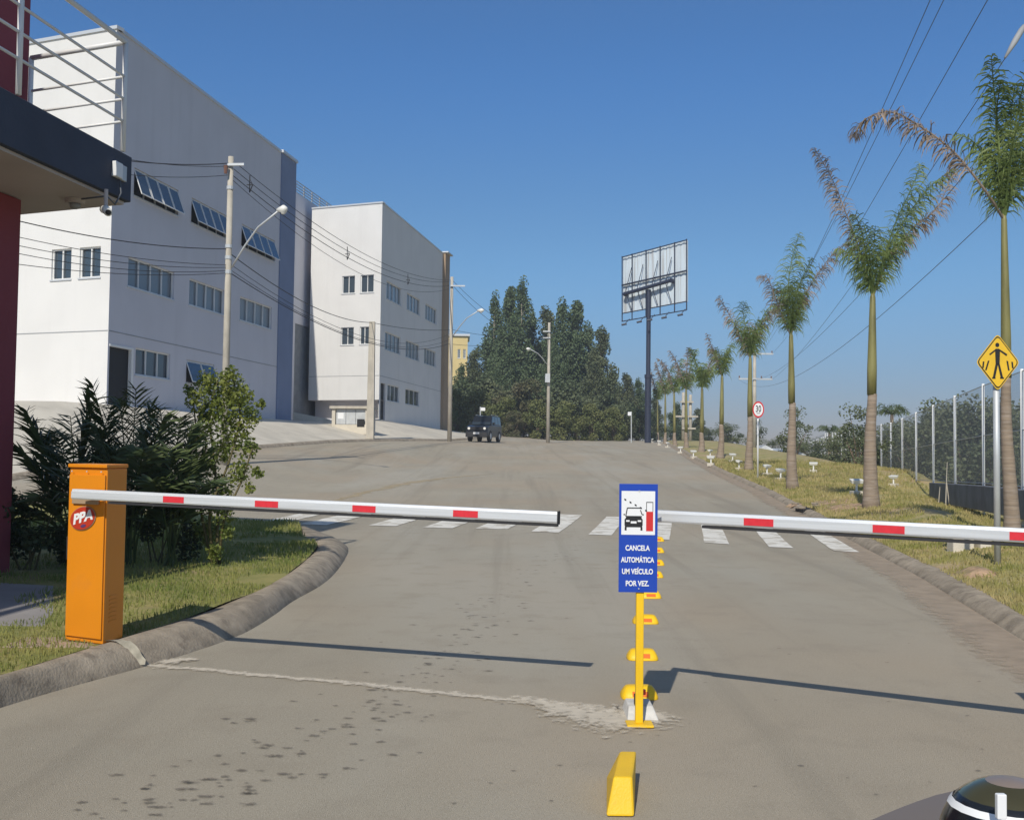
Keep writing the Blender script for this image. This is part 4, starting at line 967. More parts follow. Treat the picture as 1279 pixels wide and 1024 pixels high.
for yy in (235, 308, 322, 340): 
    mb = MB(); q = at(287.5, yy, DA); mb.tube([(tA.x, DA, q.z-.05), (tA.x, DA, q.z+.05)], .108, 12); mb.build('clamp_band', A_['gal'], pA)
lamp(pA, (tA.x+.1, DA, at(290, 334, DA).z), at(350, 262, DA-1.0), .25, .028)
DC = 62
pC, tC = pole('utility_pole', 564.5, 346, 555, DC, .14, .09, 'slim concrete utility pole beside the tan pier, with a lamp arm over the road', group='utility poles')
mb = MB(); mb.box((tC.x-.1, DC-.2, tC.z-.6), (.9, 0, 0), (0, .08, 0), (0, 0, .08)); mb.build('crossarm', A_['gal'], pC)
lamp(pC, (tC.x+.1, DC, at(565, 420, DC).z), at(598, 388, DC-1), .35, .03)
DB_ = 53
pB, tB = pole('utility_pole', 465, 402, 554, DB_, .19, .14, 'short thick square concrete post beside the meter kiosk', True, group='utility poles')
DD = 84
pD, tD = pole('utility_pole', 686, 403, 546, DD, .16, .10, 'concrete utility pole in front of the dark eucalyptus trees', group='utility poles')
mb = MB()
for yy in (415, 423): q = at(686, yy, DD); mb.box((tD.x-.5, DD-.2, q.z), (.6, 0, 0), (0, .1, 0), (0, 0, .1))
mb.build('crossarm', A_['gal'], pD)
mb = MB(); q = at(684, 478, DD); mb.box((tD.x-.3, DD-.45, q.z), (.4, 0, 0), (0, .25, 0), (0, 0, .7)); mb.build('equipment_box', A_['gal'], pD)
lamp(pD, (tD.x-.1, DD, at(684, 456, DD).z), at(662, 436, DD-1), .35, .035)
mb = MB(); q = at(694.5, 546, 86); tt_ = at(694.5, 480, 86)
DE = 80
pE, tE = pole('utility_pole', 942.5, 441, 575, DE, .17, .11, 'white pole with two crossarms standing behind the fourth palm', group='utility poles')
zE1, zE2 = at(942, 443, DE).z, at(942, 474.5, DE).z
mb = MB(); mb.box((tE.x+.0, DE-.2, zE1), (1.4, 0, 0), (0, .12, 0), (0, 0, .12)); mb.build('crossarm', A_['gal'], pE)
mb = MB(); mb.box((tE.x-1.25, DE-.2, zE2), (2.6, 0, 0), (0, .12, 0), (0, 0, .12)); mb.build('crossarm', A_['gal'], pE)
for x, z in ((tE.x+1.3, zE1), (tE.x-1.2, zE2), (tE.x+1.25, zE2), (tE.x+.5, zE2)): insul(pE, (x, DE-.15, z+.1))
for x_ in (853.5, 862.5):
    pF, tF = pole('utility_pole', x_, 490 if x_ < 860 else 493, 566, 118, .2, .16, 'left pole of the far twin poles joined by crossarms' if x_ < 860 else 'right pole of the far twin poles behind the palms', group='utility poles')
    if x_ < 860:
        for yy, w0, w1 in ((521, 842, 872), (503, 850, 866), (536, 852, 869)):
            a, b = at(w0, yy, 117.6), at(w1, yy, 117.6); mb = MB(); mb.box(a, (b.x-a.x, 0, 0), (0, .2, 0), (0, 0, .2)); mb.build('crossarm', A_['pole'], pF)
def wire(P, Q, sag, label, r=.012, m='wire', n=22):
    P, Q = Vector(P), Vector(Q); pts = []
    for i in range(n+1):
        t = i/n; v = P.lerp(Q, t); v.z -= sag*4*t*(1-t); pts.append(v)
    mb = MB(); mb.tube(pts, r, 5, cap=False); o = mb.build('overhead_wire', A_[m], smooth=True); tag(o, label, 'wire', 'overhead wires'); return pts
# towards the left, leaving the frame behind the gatehouse
NL = 14.0
lw = [((288, 204), (-150, 118), .5, 'topmost wire running left from the lamp pole past the dark canopy'), ((282, 208), (-150, 100), .5, 'second wire running left from the top of the lamp pole'), ((284, 219), (-150, 140), .5, 'third wire running left from the lamp pole to the canopy corner'),
      ((284, 311), (-150, 226), .35, 'thick cable running left from the middle of the lamp pole'), ((284, 331), (-150, 250), .3, 'upper of the thin bundle crossing the lit white wall to the left'), ((284, 334), (-150, 262), .35, 'middle of the thin bundle crossing the lit white wall to the left'),
      ((284, 338), (-150, 272), .4, 'lower of the thin bundle crossing the lit white wall to the left'), ((284, 341), (-150, 300), .3, 'lowest cable running left from the lamp pole under the small windows')]
for (a, b, s_, lb) in lw: wire(at(*a, DA), at(*b, 21), s_, lb, .014 if 'thick' in lb or 'topmost' in lb else .009)
# lamp pole to slim pole
bd = [((296, 205), (563, 350), .9, 'uppermost wire from the lamp pole to the slim pole by the tan pier', .011), ((288, 208), (561, 352), 1.0, 'second wire of the upper bundle between the lamp pole and slim pole', .011), ((288, 217), (561, 357), 1.05, 'lowest wire of the upper bundle between the lamp pole and slim pole', .013), ((286, 221), (561, 361), 1.3, 'messenger cable hanging under the upper bundle between two poles', .009)]
ws = []
for a, b, s_, lb, r in bd: ws.append(wire(at(*a, DA), at(*b, DC), s_, lb, r))
for px_ in (322, 431, 505):
    v = min(ws[2], key=lambda v: abs(proj(v)[0]-px_)); v0 = min(ws[0], key=lambda v: abs(proj(v)[0]-px_))
    t = empty('wire_spacer', tuple(v), {322: 'diamond wire spacer nearest the lamp pole', 431: 'diamond wire spacer hanging against the second white building', 505: 'small wire spacer nearest the tan pier'}[px_], 'spacer', 'wire spacers')
    mb = MB(); h_ = .34; q_ = [v+Vector(w_) for w_ in ((0, 0, -.1), (.09, 0, h_*.4), (0, 0, h_), (-.09, 0, h_*.4), (0, 0, -.1))]; mb.tube(q_, .018, 6); mb.tube([q_[0], q_[2]+Vector((0, 0, .1))], .016, 6); mb.tube([q_[1], q_[3]], .016, 6); mb.build('spacer_frame', A_['rubber'], t)
wire(at(289, 318, DA), at(465, 403, DB_), .5, 'cable from the lamp pole down to the square concrete post', .016)
wire(at(465, 403, DB_), at(562, 412, DC), .15, 'cable from the square concrete post to the slim pole', .014)
wire(at(289, 342, DA), at(562, 429, DC), 1.1, 'lower cable sagging behind the square concrete post', .015)
wire(at(289, 338, DA), at(562, 424, DC), 1.2, 'thin cable just above the lowest one between the poles', .009)
wire(at(289, 331, DA), at(562, 417, DC), 1.3, 'thin upper cable of the lower bundle across the blue pier', .009)
for i, (y0, y1, s_, lb) in enumerate([(350, 415, 1.0, 'upper wire from the slim pole to the pole by the trees'), (356, 420, 1.2, 'second wire from the slim pole to the pole by the trees'), (412, 419, .3, 'middle cable from the slim pole across the dark trees'), (430, 418, .4, 'lower cable from the slim pole across the dark trees')]):
    wire(at(565, y0, DC), at(686, y1, DD), s_, lb, .012)
# right side: lines from the white crossarm pole towards and over the camera
rw = [((965, 441), (1300, -118), 13, .6, 'rightmost overhead wire reaching the top edge of the sky'), ((944, 441), (1225, -95), 15, .7, 'second overhead wire from the right at the top edge of the sky'), ((950, 441), (1197, -80), 15, .7, 'third overhead wire from the right at the top edge of the sky'),
      ((964, 474), (1300, 5), 15, .7, 'wire crossing the sky behind the brown palm frond'), ((945, 474), (1300, 105), 15, .9, 'wire crossing the sky between the two nearest palms'), ((923, 474), (1300, 208), 15, 1.6, 'lowest wire sagging across the sky between the two nearest palms')]
for a, b, d_, s_, lb in rw: wire(at(*a, DE), at(*b, d_), s_, lb, .007, 'greywire', 40)
# street lamp whose head shows in the upper right corner
lp = at(1360, 400, 14); tl = empty('street_lamp', (lp.x, 14, T(lp.x, 14)), 'grey street lamp head on a slanting arm in the upper right corner', 'street lamp')
z_t = at(1330, 10, 14).z; mb = MB(); mb.tube([(lp.x, 14, T(lp.x, 14)-.1), (lp.x, 14, z_t)], [.10, .06], 12); mb.build('pole', A_['gal'], tl, smooth=True)
a, b, c_ = Vector((lp.x, 14, z_t)), at(1276, 38, 14), at(1258, 68, 13.9)
mb = MB(); mb.tube([a, a.lerp(b, .5)+Vector((0, 0, .12)), b], .025, 8); mb.build('lamp_arm', A_['gal'], tl, smooth=True)
mb = MB(); mb.tube([b+(b-c_)*.2, b, b.lerp(c_, .5), c_+(c_-b)*.15], [.025, .04, .04, .015], 12); mb.build('lamp_head', A_['greywall'], tl, smooth=True)

# ------------------------------------------------------------------ mesh fence and low wall at the right
fr_ = empty('mesh_fence', (fenceX(26), 26, T(fenceX(26), 26)), 'tall grey mesh fence with white posts running away beyond the palms', 'fence')
fpts = []; Y = 13.4
fz = lambda Y: interp([(10, .75), (18, .70), (25.6, .63), (44, .30), (70, .6), (100, 1.0), (140, .9)], Y)
while Y < 140: fpts.append(Vector((fenceX(Y), Y, fz(Y)))); Y += 3.9
for i, p in enumerate(fpts):
    H_ = 2.45 if p.y < 100 else 2.2; mb = MB(); mb.tube([p-Vector((0, 0, 1.2)), p+Vector((0, 0, H_))], .035 if p.y < 60 else .06, 8); mb.build('post', A_['rail'], fr_, smooth=True)
m = bpy.data.materials.new('wire_mesh'); m.use_nodes = True; nt = m.node_tree; b_ = nt.nodes['Principled BSDF']; b_.inputs['Base Color'].default_value = (.54, .56, .58, 1); b_.inputs['Roughness'].default_value = .6
tr = nt.nodes.new('ShaderNodeBsdfTransparent'); mx = nt.nodes.new('ShaderNodeMixShader'); mx.inputs[0].default_value = .34
nt.links.new(tr.outputs[0], mx.inputs[1]); nt.links.new(b_.outputs[0], mx.inputs[2]); nt.links.new(mx.outputs[0], nt.nodes['Material Output'].inputs['Surface'])
for p, q in zip(fpts, fpts[1:]):
    mb = MB(); z_ = Vector((0, 0, 1)); mb.poly([p+z_*.05, q+z_*.05, q+z_*2.4, p+z_*2.4])
    mb.build('mesh_panel', m, fr_)
mb = MB(); 
for p, q in zip(fpts, fpts[1:]):
    for h_ in (.05, 1.2, 2.4): mb.tube([p+Vector((0, 0, h_)), q+Vector((0, 0, h_))], .012, 5, cap=False)
mb.build('tension_wires', A_['gal'], fr_)
dk = mat('shade_dark_concrete', (.15, .16, .18), .9, .2, 2)  # concrete colour darkened to carry the shade on the wall's side
pts = [Vector((fenceX(Y)-.12, Y, fz(Y)-.0)) for Y in (9, 13.4, 17, 21, 25, 29, 33)]
o = wallseg('retaining_wall', pts, .0, -.25, dk); tag(o, 'low dark blue-grey retaining wall under the right end of the mesh fence', 'wall')
pts = [at(1070, 607, 48), at(1105, 606, 44), at(1140, 604, 40)]
o = wallseg('pale_low_wall', pts, .45, .2, A_['concrete']); tag(o, 'low pale concrete wall seen through the mesh fence behind the second palm', 'wall')

# ------------------------------------------------------------------ dark off-road car coming up the street
cg = at(605, 555, 70); cg.z = T(cg.x, 70, False)+.012
cr = empty('parked_car', (cg.x, cg.y, cg.z), 'black off-road car facing us at the left side of the road', 'car', rz=R(-13))
def cloc(mb, n, m, **k): return local(mb, n, m, cr, **k)
Wc, Lc = .72, 4.0                       # half width, length; front at -y
mb = MB()
prof = [(-1.95, .30), (-2.05, .55), (-1.98, .95), (-1.55, 1.06), (-.95, 1.12), (1.9, 1.12), (1.98, .9), (2.0, .32)]
mb.hexa([(x, y, z) for x, y, z in [(-Wc, a, b) for a, b in prof]], [(Wc, a, b) for a, b in prof]); body = cloc(mb, 'body', A_['carpaint'], bevel=.05)
mb = MB(); mb.hexa([(-Wc+.03, -1.0, 1.121), (Wc-.03, -1.0, 1.121), (Wc-.03, 1.9, 1.121), (-Wc+.03, 1.9, 1.121)], [(-Wc+.11, -.45, 1.72), (Wc-.11, -.45, 1.72), (Wc-.11, 1.80, 1.72), (-Wc+.11, 1.80, 1.72)]); cloc(mb, 'cabin', A_['carpaint'], bevel=.05)
cgl = glassmat('car_glass', (.03, .04, .05), .05, .9)
mb = MB(); mb.poly([(-Wc+.09, -.985, 1.14), (Wc-.09, -.985, 1.14), (Wc-.17, -.5, 1.66), (-Wc+.17, -.5, 1.66)]); cloc(mb, 'windscreen', cgl)
for sg_ in (-1, 1):
    mb = MB()
    for y0, y1 in ((-.78, .15), (.22, .95), (1.02, 1.7)):
        mb.poly([(sg_*(Wc-.022), y0, 1.16), (sg_*(Wc-.022), y1, 1.16), (sg_*(Wc-.092), y1-.02, 1.64), (sg_*(Wc-.092), max(y0+.3, -.4) if y0 < 0 else y0+.02, 1.64)])
    cloc(mb, 'side_windows', cgl)
    mb = MB(); mb.cbox((sg_*(Wc+.09), -.75, 1.2), .15, .08, .16); cloc(mb, 'wing_mirror', A_['carpaint'], bevel=.02)
    mb = MB(); mb.tube([(sg_*(Wc-.19), -2.01, .85), (sg_*(Wc-.19), -2.07, .85)], .085, 14); cloc(mb, 'headlight', A_['lampwhite'])
    for y in (-1.25, 1.2):
        mb = MB(); mb.tube([(sg_*(Wc-.16), y, .36), (sg_*(Wc+.03), y, .36)], .36, 20); wh = cloc(mb, 'wheel', A_['tyre'])
        mb = MB(); mb.tube([(sg_*(Wc+.031), y, .36), (sg_*(Wc+.04), y, .36)], .2, 14); r_ = mb.build('rim', A_['gal']); r_.parent = wh
mb = MB(); mb.box((-Wc+.3, -2.062, .74), (2*Wc-.6, 0, 0), (0, .03, 0), (0, 0, .2)); cloc(mb, 'grille', A_['black'])
mb = MB(); mb.box((-Wc-.01, -2.16, .28), (2*Wc+.02, 0, 0), (0, .16, 0), (0, 0, .32)); cloc(mb, 'bumper', A_['rubber'], bevel=.03)
mb = MB(); mb.box((-.2, -2.175, .47), (.4, 0, 0), (0, .01, 0), (0, 0, .13)); cloc(mb, 'number_plate', A_['signwhite'])
for sg_ in (-1, 1):
    mb = MB(); mb.tube([(sg_*(Wc-.2), -.3, 1.78), (sg_*(Wc-.2), 1.6, 1.78)], .02, 6); cloc(mb, 'roof_bar', A_['gal'])

# ------------------------------------------------------------------ own car: bonnet edge and chrome mirror housing with painted reflections, bottom right
oc = empty('car', tuple(at(1240, 1010, 1.2)), 'grey-brown car bonnet and striped chrome mirror housing cropped by the bottom right corner', 'car')
mb = MB(); rows = []
for i in range(13):
    r = []
    for j in range(17):
        v = j/16; px = 1085+(1420-1085)*v; edge = interp([(1085, 1025), (1110, 1014), (1140, 1002), (1170, 992), (1210, 983), (1300, 972), (1420, 966)], px)
        q = at(px, edge, 1.35); t = i/12
        r.append((q.x, q.y-.75*t, q.z-.42*t*t-.02*t))
    rows.append(r)
mb.grid(rows); mb.build('bonnet', mat('taupe_car_paint', (.17, .145, .13), .25, .03, 3, spec=.6), oc, smooth=True)
C = at(1262, 1046, 1.0)
def dome(k0, k1, rx_, ry_, rz_, m, name, a0=-1.9, a1=1.9, n=20):
    mb = MB(); rows = []
    for i in range(9):
        th = k0+(k1-k0)*i/8; r = []
        for j in range(n+1):
            ph = 2*math.pi*j/n; r.append(C+Vector((rx_*math.sin(th)*math.cos(ph), ry_*math.sin(th)*math.sin(ph), rz_*math.cos(th))))
        rows.append(r)
    mb.grid(rows[::-1]); return mb.build(name, m, oc, smooth=True)
rx_, ry_, rz_ = .064, .06, .056
chrome = mat('bronze_reflection', (.34, .27, .13), .10, metal=.9)  # gold-brown reflection of the ground put into the chrome colour
dome(0, .35, rx_, ry_, rz_, mat('taupe_shell', (.24, .19, .16), .3), 'housing_top')
dome(.35, .80, rx_, ry_, rz_, chrome, 'housing_reflection')
dome(.80, .92, rx_, ry_, rz_, A_['carpaint'], 'housing_seal')
dome(.92, 1.04, rx_*1.015, ry_*1.015, rz_*1.015, A_['signwhite'], 'white_rim')
dome(1.04, 2.4, rx_, ry_, rz_, A_['carpaint'], 'housing_base')
mb = MB(); q = at(1246, 992, .935); mb.box(q+Vector((0, -.0, -.022)), (.0085, 0, 0), (0, .006, 0), (0, 0, .022)); mb.build('white_reflection', A_['signwhite'], oc, bevel=.001)  # small white box stands in for a reflection on the housing
# ------------------------------------------------------------------ vegetation
def frond(mbs, P, ll, dens=26, droop=.8, wd=.02, rr=.02, spread=.9, stiff=False, start=.12, seed=0):
    """rachis through world points P, leaflets ll long hanging from both sides"""
    rs = random.Random(seed); pts = smoothline([Vector(p) for p in P], 8); mb = mbs
    n0 = len(pts); mb.tube(pts, [rr*(1-.85*i/(n0-1))+.002 for i in range(n0)], 5)
    Ls = [0]
    for a, b in zip(pts, pts[1:]): Ls.append(Ls[-1]+(b-a).length)
    tot = Ls[-1]; N = int(dens*tot)
    for i in range(N):
        t = start+(1-start)*(i+rs.random())/N; s_ = t*tot; k = max(j for j in range(n0) if Ls[j] <= s_) if s_ < tot else n0-2; k = min(k, n0-2)
        u = (s_-Ls[k])/max(1e-6, Ls[k+1]-Ls[k]); p = pts[k].lerp(pts[k+1], u); f = (pts[k+1]-pts[k]).normalized()
        side = f.cross(Vector((0, 0, 1)))
        if side.length < .2: side = Vector((math.cos(seed), math.sin(seed), 0))
        side.normalize(); upv = side.cross(f).normalized()
        env = math.sin(math.pi*min(1, .12+.83*t))**.6
        for sg_ in (-1, 1):
            if rs.random() < .06: continue
            L_ = ll*env*rs.uniform(.7, 1.1); an = rs.uniform(-.6, .7) if stiff else rs.uniform(-1.25, 1.2)
            d = (side*sg_*math.cos(an)*spread+upv*math.sin(an)*.7+f*rs.uniform(.2, 1.4)).normalized()
            wv = f.cross(d).normalized() if stiff else (f*rs.uniform(.4, 1)+side*rs.uniform(-.5, .5)).normalized()
            w2 = wd*rs.uniform(.7, 1.2)*.5; q = [p]; dd = d.copy(); nseg = 3
            for s2 in range(nseg):
                dd = (dd+Vector((0, 0, -1))*droop*rs.uniform(.6, 1.3)*(s2*.55+.25)).normalized(); q.append(q[-1]+dd*L_/nseg)
            ws_ = [.6, 1, .75, .08]
            for s2 in range(nseg):
                mb.poly([q[s2]-wv*w2*ws_[s2], q[s2]+wv*w2*ws_[s2], q[s2+1]+wv*w2*ws_[s2+1], q[s2+1]-wv*w2*ws_[s2+1]])
def palm(D_, xb, ycs, xc, yc, wpx, fronds, label, seed, fill=9, ll=.55, H=None, right=False):
    """xb: trunk foot px x, ycs: px y where the green crownshaft starts, (xc,yc): crown base px, fronds: [(dead, [px...])]"""
    rs = random.Random(seed); bt = at(xb, 560, D_); zb_ = T(bt.x, D_); root = empty('royal_palm', (bt.x, D_, zb_), label, 'palm tree', 'palms along the verge')
    sc_ = D_/1300; cb_ = at(xc, yc, D_); cs = at(xb+(xc-xb)*.6, ycs, D_)
    B_ = Vector((bt.x, D_, zb_-.05)); Hh = cs.z-zb_; r0 = wpx*sc_/2
    pts = []; rad = []
    for i in range(13):
        t = i/12; p = B_.lerp(cs, t); p.x += .02*math.sin(t*5+seed); pts.append(p)
        rad.append(r0*(1.05-.22*t/.15 if t < .15 else .83*(1-.42*((t-.15)/.85)**.8))*(1+.03*math.sin(t*40)))
    mb = MB(); mb.tube(pts, rad, 12); mb.build('trunk', A_['palmtrunk'], root, smooth=True)
    r1 = rad[-1]; mb = MB(); mb.tube([cs-Vector((0, 0, .02)), cs.lerp(cb_, .25), cs.lerp(cb_, .6), cb_, cb_+Vector((0, 0, .12))], [r1*1.02, r1*1.05, r1*.85, r1*.62, r1*.3], 12); mb.build('crownshaft', A_['crownshaft'], root, smooth=True)
    wd = max(.022, 1.0*sc_); dn = 24 if D_ < 30 else (16 if D_ < 60 else 11)
    for k, (dead, P) in enumerate(fronds):
        pts = [cb_+Vector((0, 0, .0))]+[at(x, y, D_+rs.uniform(-.1, .1)+(.35*rs.choice((-1, 1))*j/len(P))) for j, (x, y) in enumerate(P)]
        mb = MB(); frond(mb, pts, ll*(.85 if dead else 1.1), dn*1.5, 1.1 if not dead else .95, wd, .018*max(1, D_/30), seed=seed*31+k, start=.22)
        o = mb.build('frond', A_['deadfrond' if dead else 'frond'], root)
        if dead: o['label'] = 'dried brown frond'
    for k in range(fill):
        a = 2.4*k+rs.uniform(-.5, .5); le = rs.uniform(.9, 1.6)*(1 if D_ < 60 else .9); out = rs.uniform(.10, .55)
        pts = [cb_, cb_+Vector((math.cos(a)*out*.25*le, math.sin(a)*out*.25*le, le*.4)), cb_+Vector((math.cos(a)*out*.6*le, math.sin(a)*out*.6*le, le*.75)), cb_+Vector((math.cos(a)*out*1.1*le, math.sin(a)*out*1.1*le, le*.92))]
        mb = MB(); frond(mb, pts, ll*1.15, dn*1.15, 1.25, wd, .015*max(1, D_/30), seed=seed*77+k, start=.1); mb.build('frond', A_['frond'] if rs.random() > .12 or D_ > 90 else A_['deadfrond'], root)
    return root
palm(13.3, 1262, 470, 1254, 275, 23, [(1, [(1231, 239), (1191, 190), (1149, 158), (1112, 140), (1080, 150), (1066, 172)]), (0, [(1250, 210), (1243, 130), (1238, 70)]), (0, [(1262, 200), (1275, 120), (1290, 75)]), (0, [(1272, 220), (1300, 160), (1325, 140)]), (0, [(1248, 200), (1244, 150), (1250, 100)]), (0, [(1266, 205), (1262, 150), (1268, 108)])], 'nearest tallest palm at the right edge behind the diamond sign, brown arching frond', 1, 7, .42)
palm(20.7, 1087, 492, 1090, 372, 23, [(1, [(1076, 320), (1060, 275), (1040, 225), (1017, 185)]), (0, [(1105, 320), (1130, 275), (1160, 235), (1190, 212)]), (0, [(1102, 330), (1118, 280), (1140, 232), (1150, 205)]), (0, [(1084, 330), (1076, 290), (1068, 268)]), (1, [(1108, 330), (1140, 285), (1172, 258), (1192, 205)])], 'second palm from the right edge, leaning crown with a dry frond up to the left', 2, 8, .5)
palm(28, 990, 503, 988, 420, 17, [(1, [(1000, 380), (1020, 345), (1040, 318), (1058, 303)]), (0, [(984, 370), (988, 330), (998, 292)]), (1, [(975, 390), (960, 350), (948, 345)]), (0, [(994, 370), (1008, 335), (1014, 322)])], 'third palm from the right, beside the shrubs, with a dry frond reaching right', 3, 8, .55)
palm(38, 936, 520, 937, 448, 13, [(1, [(922, 415), (908, 388), (897, 370)]), (0, [(945, 415), (956, 390), (966, 380)]), (0, [(934, 420), (928, 390), (930, 378)]), (1, [(948, 410), (966, 385), (980, 380)])], 'palm directly behind the round speed limit sign', 4, 10, .62)
palm(49, 900, 530, 902, 472, 11, [(1, [(896, 450), (888, 430), (883, 417)]), (0, [(906, 450), (912, 435), (914, 428)])], 'fifth palm from the right, with a single dry frond up to the left', 5, 7, .6)
palm(58, 876, 540, 877, 486, 10, [(0, [(873, 465), (867, 445), (863, 435)]), (1, [(882, 465), (890, 448), (894, 440)])], 'sixth palm from the right, between the far twin poles and the fifth palm', 6, 9, .65)
palm(67, 857, 540, 857, 488, 8, [(1, [(850, 465), (842, 447), (836, 438)]), (0, [(861, 465), (866, 447), (870, 436)]), (1, [(858, 460), (859, 445), (860, 434)])], 'seventh palm from the right, standing against the twin poles', 7, 9, .7)
palm(77, 843, 540, 842, 492, 7, [(1, [(837, 470), (829, 455), (822, 448)]), (0, [(846, 470), (850, 455), (852, 448)])], 'eighth palm from the right, slim with a brownish crown', 8, 6, .7)
palm(88, 831, 540, 831, 494, 6, [(1, [(826, 475), (822, 462), (819, 452)]), (0, [(834, 475), (838, 462), (841, 456)])], 'ninth palm from the right, second from the billboard column', 9, 6, .7)
palm(98, 822, 540, 821, 500, 5, [(1, [(817, 480), (813, 468), (811, 460)]), (0, [(824, 480), (828, 468), (830, 461)])], 'last and farthest palm, closest to the billboard column', 10, 6, .7)

# leafy crowns made of many leaf faces
def leaves(mb, c, r, n, size, rs, shell=.55, flat=1.0):
    for _ in range(n):
        v = Vector((rs.gauss(0, 1), rs.gauss(0, 1), rs.gauss(0, 1))).normalized(); q = shell+(1-shell)*rs.random()**.7
        if rs.random() < .25: q = rs.random()
        p = Vector((c[0]+v.x*r[0]*q, c[1]+v.y*r[1]*q, c[2]+v.z*r[2]*q))
        a = Vector((rs.gauss(0, 1), rs.gauss(0, 1), rs.gauss(0, .7))).normalized(); b = a.cross(Vector((rs.gauss(0, 1), rs.gauss(0, 1), rs.gauss(0, 1)))).normalized()
        s_ = size*rs.uniform(.6, 1.3); w2 = s_*.42*flat
        mb.poly([p-a*s_*.5, p+b*w2, p+a*s_*.55, p-b*w2])
def euc_proto(seed, H, Rw, name='eucalyptus_tree', leafm='euc', n=17000, size=.25, base=.12):
    rs = random.Random(seed); root = empty(name, (0, 0, 0), '', 'tree', 'dark trees at the end of the road')
    mb = MB(); mb.tube([(0, 0, -.5), (.1, 0, H*.35), (-.05, .1, H*.7), (0, 0, H*.93)], [H*.014, H*.011, H*.006, .02], 8)
    cl = []
    for i in range(46):
        t = base+(1-base)*((i+.5)/46)**.85; z = H*t
        env = Rw*(1.0-.15*((.35-t)/.35)**2 if t < .35 else (1-((t-.35)/.67)**1.5)**.8 if t < 1 else .1)
        a = rs.uniform(0, 6.283); rr_ = env*rs.uniform(.1, .85); c = (rr_*math.cos(a), rr_*math.sin(a), z+rs.uniform(-.4, .4))
        k = max(.62, env*rs.uniform(.32, .58)); cl.append((c, (k, k, k*rs.uniform(1.0, 1.9))))
        if i % 2 == 0: mb.tube([(0, 0, z-k*1.2), (c[0]*.5, c[1]*.5, z-k*.6), c], [.07, .05, .02], 5)
    local(mb, 'trunk', A_['eucbark'], root, smooth=True)
    mb = MB(); tot = sum(r[0]**2 for c, r in cl)
    for c, r in cl: leaves(mb, c, r, int(n*r[0]**2/tot), size, rs, .5)
    local(mb, 'crown', A_[leafm], root); return root
protos = [euc_proto(11, 18, 2.7), euc_proto(12, 16, 2.9), euc_proto(13, 14, 2.7, leafm='euc2'), euc_proto(14, 17, 2.2)]
bpy.context.view_layer.update()
used = set()
def place(proto, px, ytop, D_, label, wscale=1.0, href=None, grp=None, rz=None, H0=None):
    x = at(px, 500, D_).x; z = T(x, D_)-.2; zt = at(px, ytop, D_).z; s_ = (zt-z)/H0
    if proto.name in used: r = copy_tree(proto)
    else: r = proto; used.add(proto.name)
    r.location = (x, D_, z); r.scale = (s_*wscale, s_*wscale, s_); r.rotation_euler = (0, 0, rz if rz is not None else random.uniform(0, 6.28)); r['label'] = label
    if grp: r['group'] = grp
    return r
EU = [(0, 616, 374, 118, 1.0, 'dark eucalyptus, leftmost tall one, rising above the car'), (3, 637, 363, 122, 1.0, 'tall slim eucalyptus just right of the leftmost tall one'), (0, 650, 357, 119, 1.0, 'tallest eucalyptus at the end of the road'), (1, 664, 398, 124, 1.0, 'eucalyptus filling the gap right of the tallest one'),
      (2, 682, 391, 126, 1.0, 'eucalyptus directly behind the tree-side utility pole'), (1, 703, 381, 118, 1.0, 'broad eucalyptus just right of the tree-side utility pole'), (3, 720, 380, 120, 1.15, 'slim pointed eucalyptus at the right of the tall group'), (0, 735, 410, 124, 1.0, 'lower eucalyptus on the shoulder of the tall group'), (2, 750, 414, 117, 1.0, 'right outer eucalyptus of the tall group, next to open sky'),
      (1, 766, 466, 128, 1.3, 'low round dark tree beside the right outer eucalyptus'), (2, 783, 470, 126, 1.3, 'low dark tree left of the billboard column'), (1, 798, 476, 130, 1.3, 'low dark tree touching the billboard column'), (2, 592, 440, 116, 1.1, 'smaller dark tree left above the car, by the yellow building'), (1, 575, 458, 112, 1.2, 'smallest dark tree next to the tan pier'),
      (2, 818, 500, 140, 1.5, 'far low tree right of the billboard column'), (1, 845, 505, 145, 1.7, 'far low tree behind the twin poles'), (2, 872, 512, 140, 1.5, 'far low tree behind the sixth palm'), (1, 628, 410, 112, .95, 'middle-height dark tree below the twin tall crowns'), (2, 742, 440, 112, 1.0, 'middle-height dark tree in front of the right outer eucalyptus'), (1, 693, 430, 113, .9, 'middle-height tree right behind the pole lamp')]
H0s = [18, 16, 14, 17]
for k, px, yt, D_, ws_, lb in EU: place(protos[k], px, yt, D_, lb, ws_, H0=H0s[k])
def bush_proto(seed, leafm, H=4.0, Rw=2.2, n=6500, size=.19, name='bush', sparse=False):
    rs = random.Random(seed); root = empty(name, (0, 0, 0), '', 'bush'); mb = MB(); cl = []
    for i in range(20):
        a = rs.uniform(0, 6.283); q = rs.random()**.6; z = H*rs.uniform(.12, .95); e = Rw*math.sqrt(max(.06, 1-(z/H-.45)**2*2.6)); c = (e*q*math.cos(a)*.8, e*q*math.sin(a)*.8, z); k = H*rs.uniform(.10, .22)*(.8 if sparse else 1)
        cl.append((c, (k*1.1, k*1.1, k)))
        if i % 3 == 0: mb.tube([(c[0]*.05, c[1]*.05, -.2), (c[0]*.4, c[1]*.4, z*.5), c], [.06, .04, .015], 5)
    local(mb, 'trunk', A_['bark'], root, smooth=True); mb = MB()
    for c, r in cl: leaves(mb, c, r, n//20, size, rs, .5)
    local(mb, 'crown', A_[leafm], root); return root
bps = [bush_proto(21, 'bush'), bush_proto(22, 'brownbush'), bush_proto(23, 'euc2')]
bpy.context.view_layer.update()
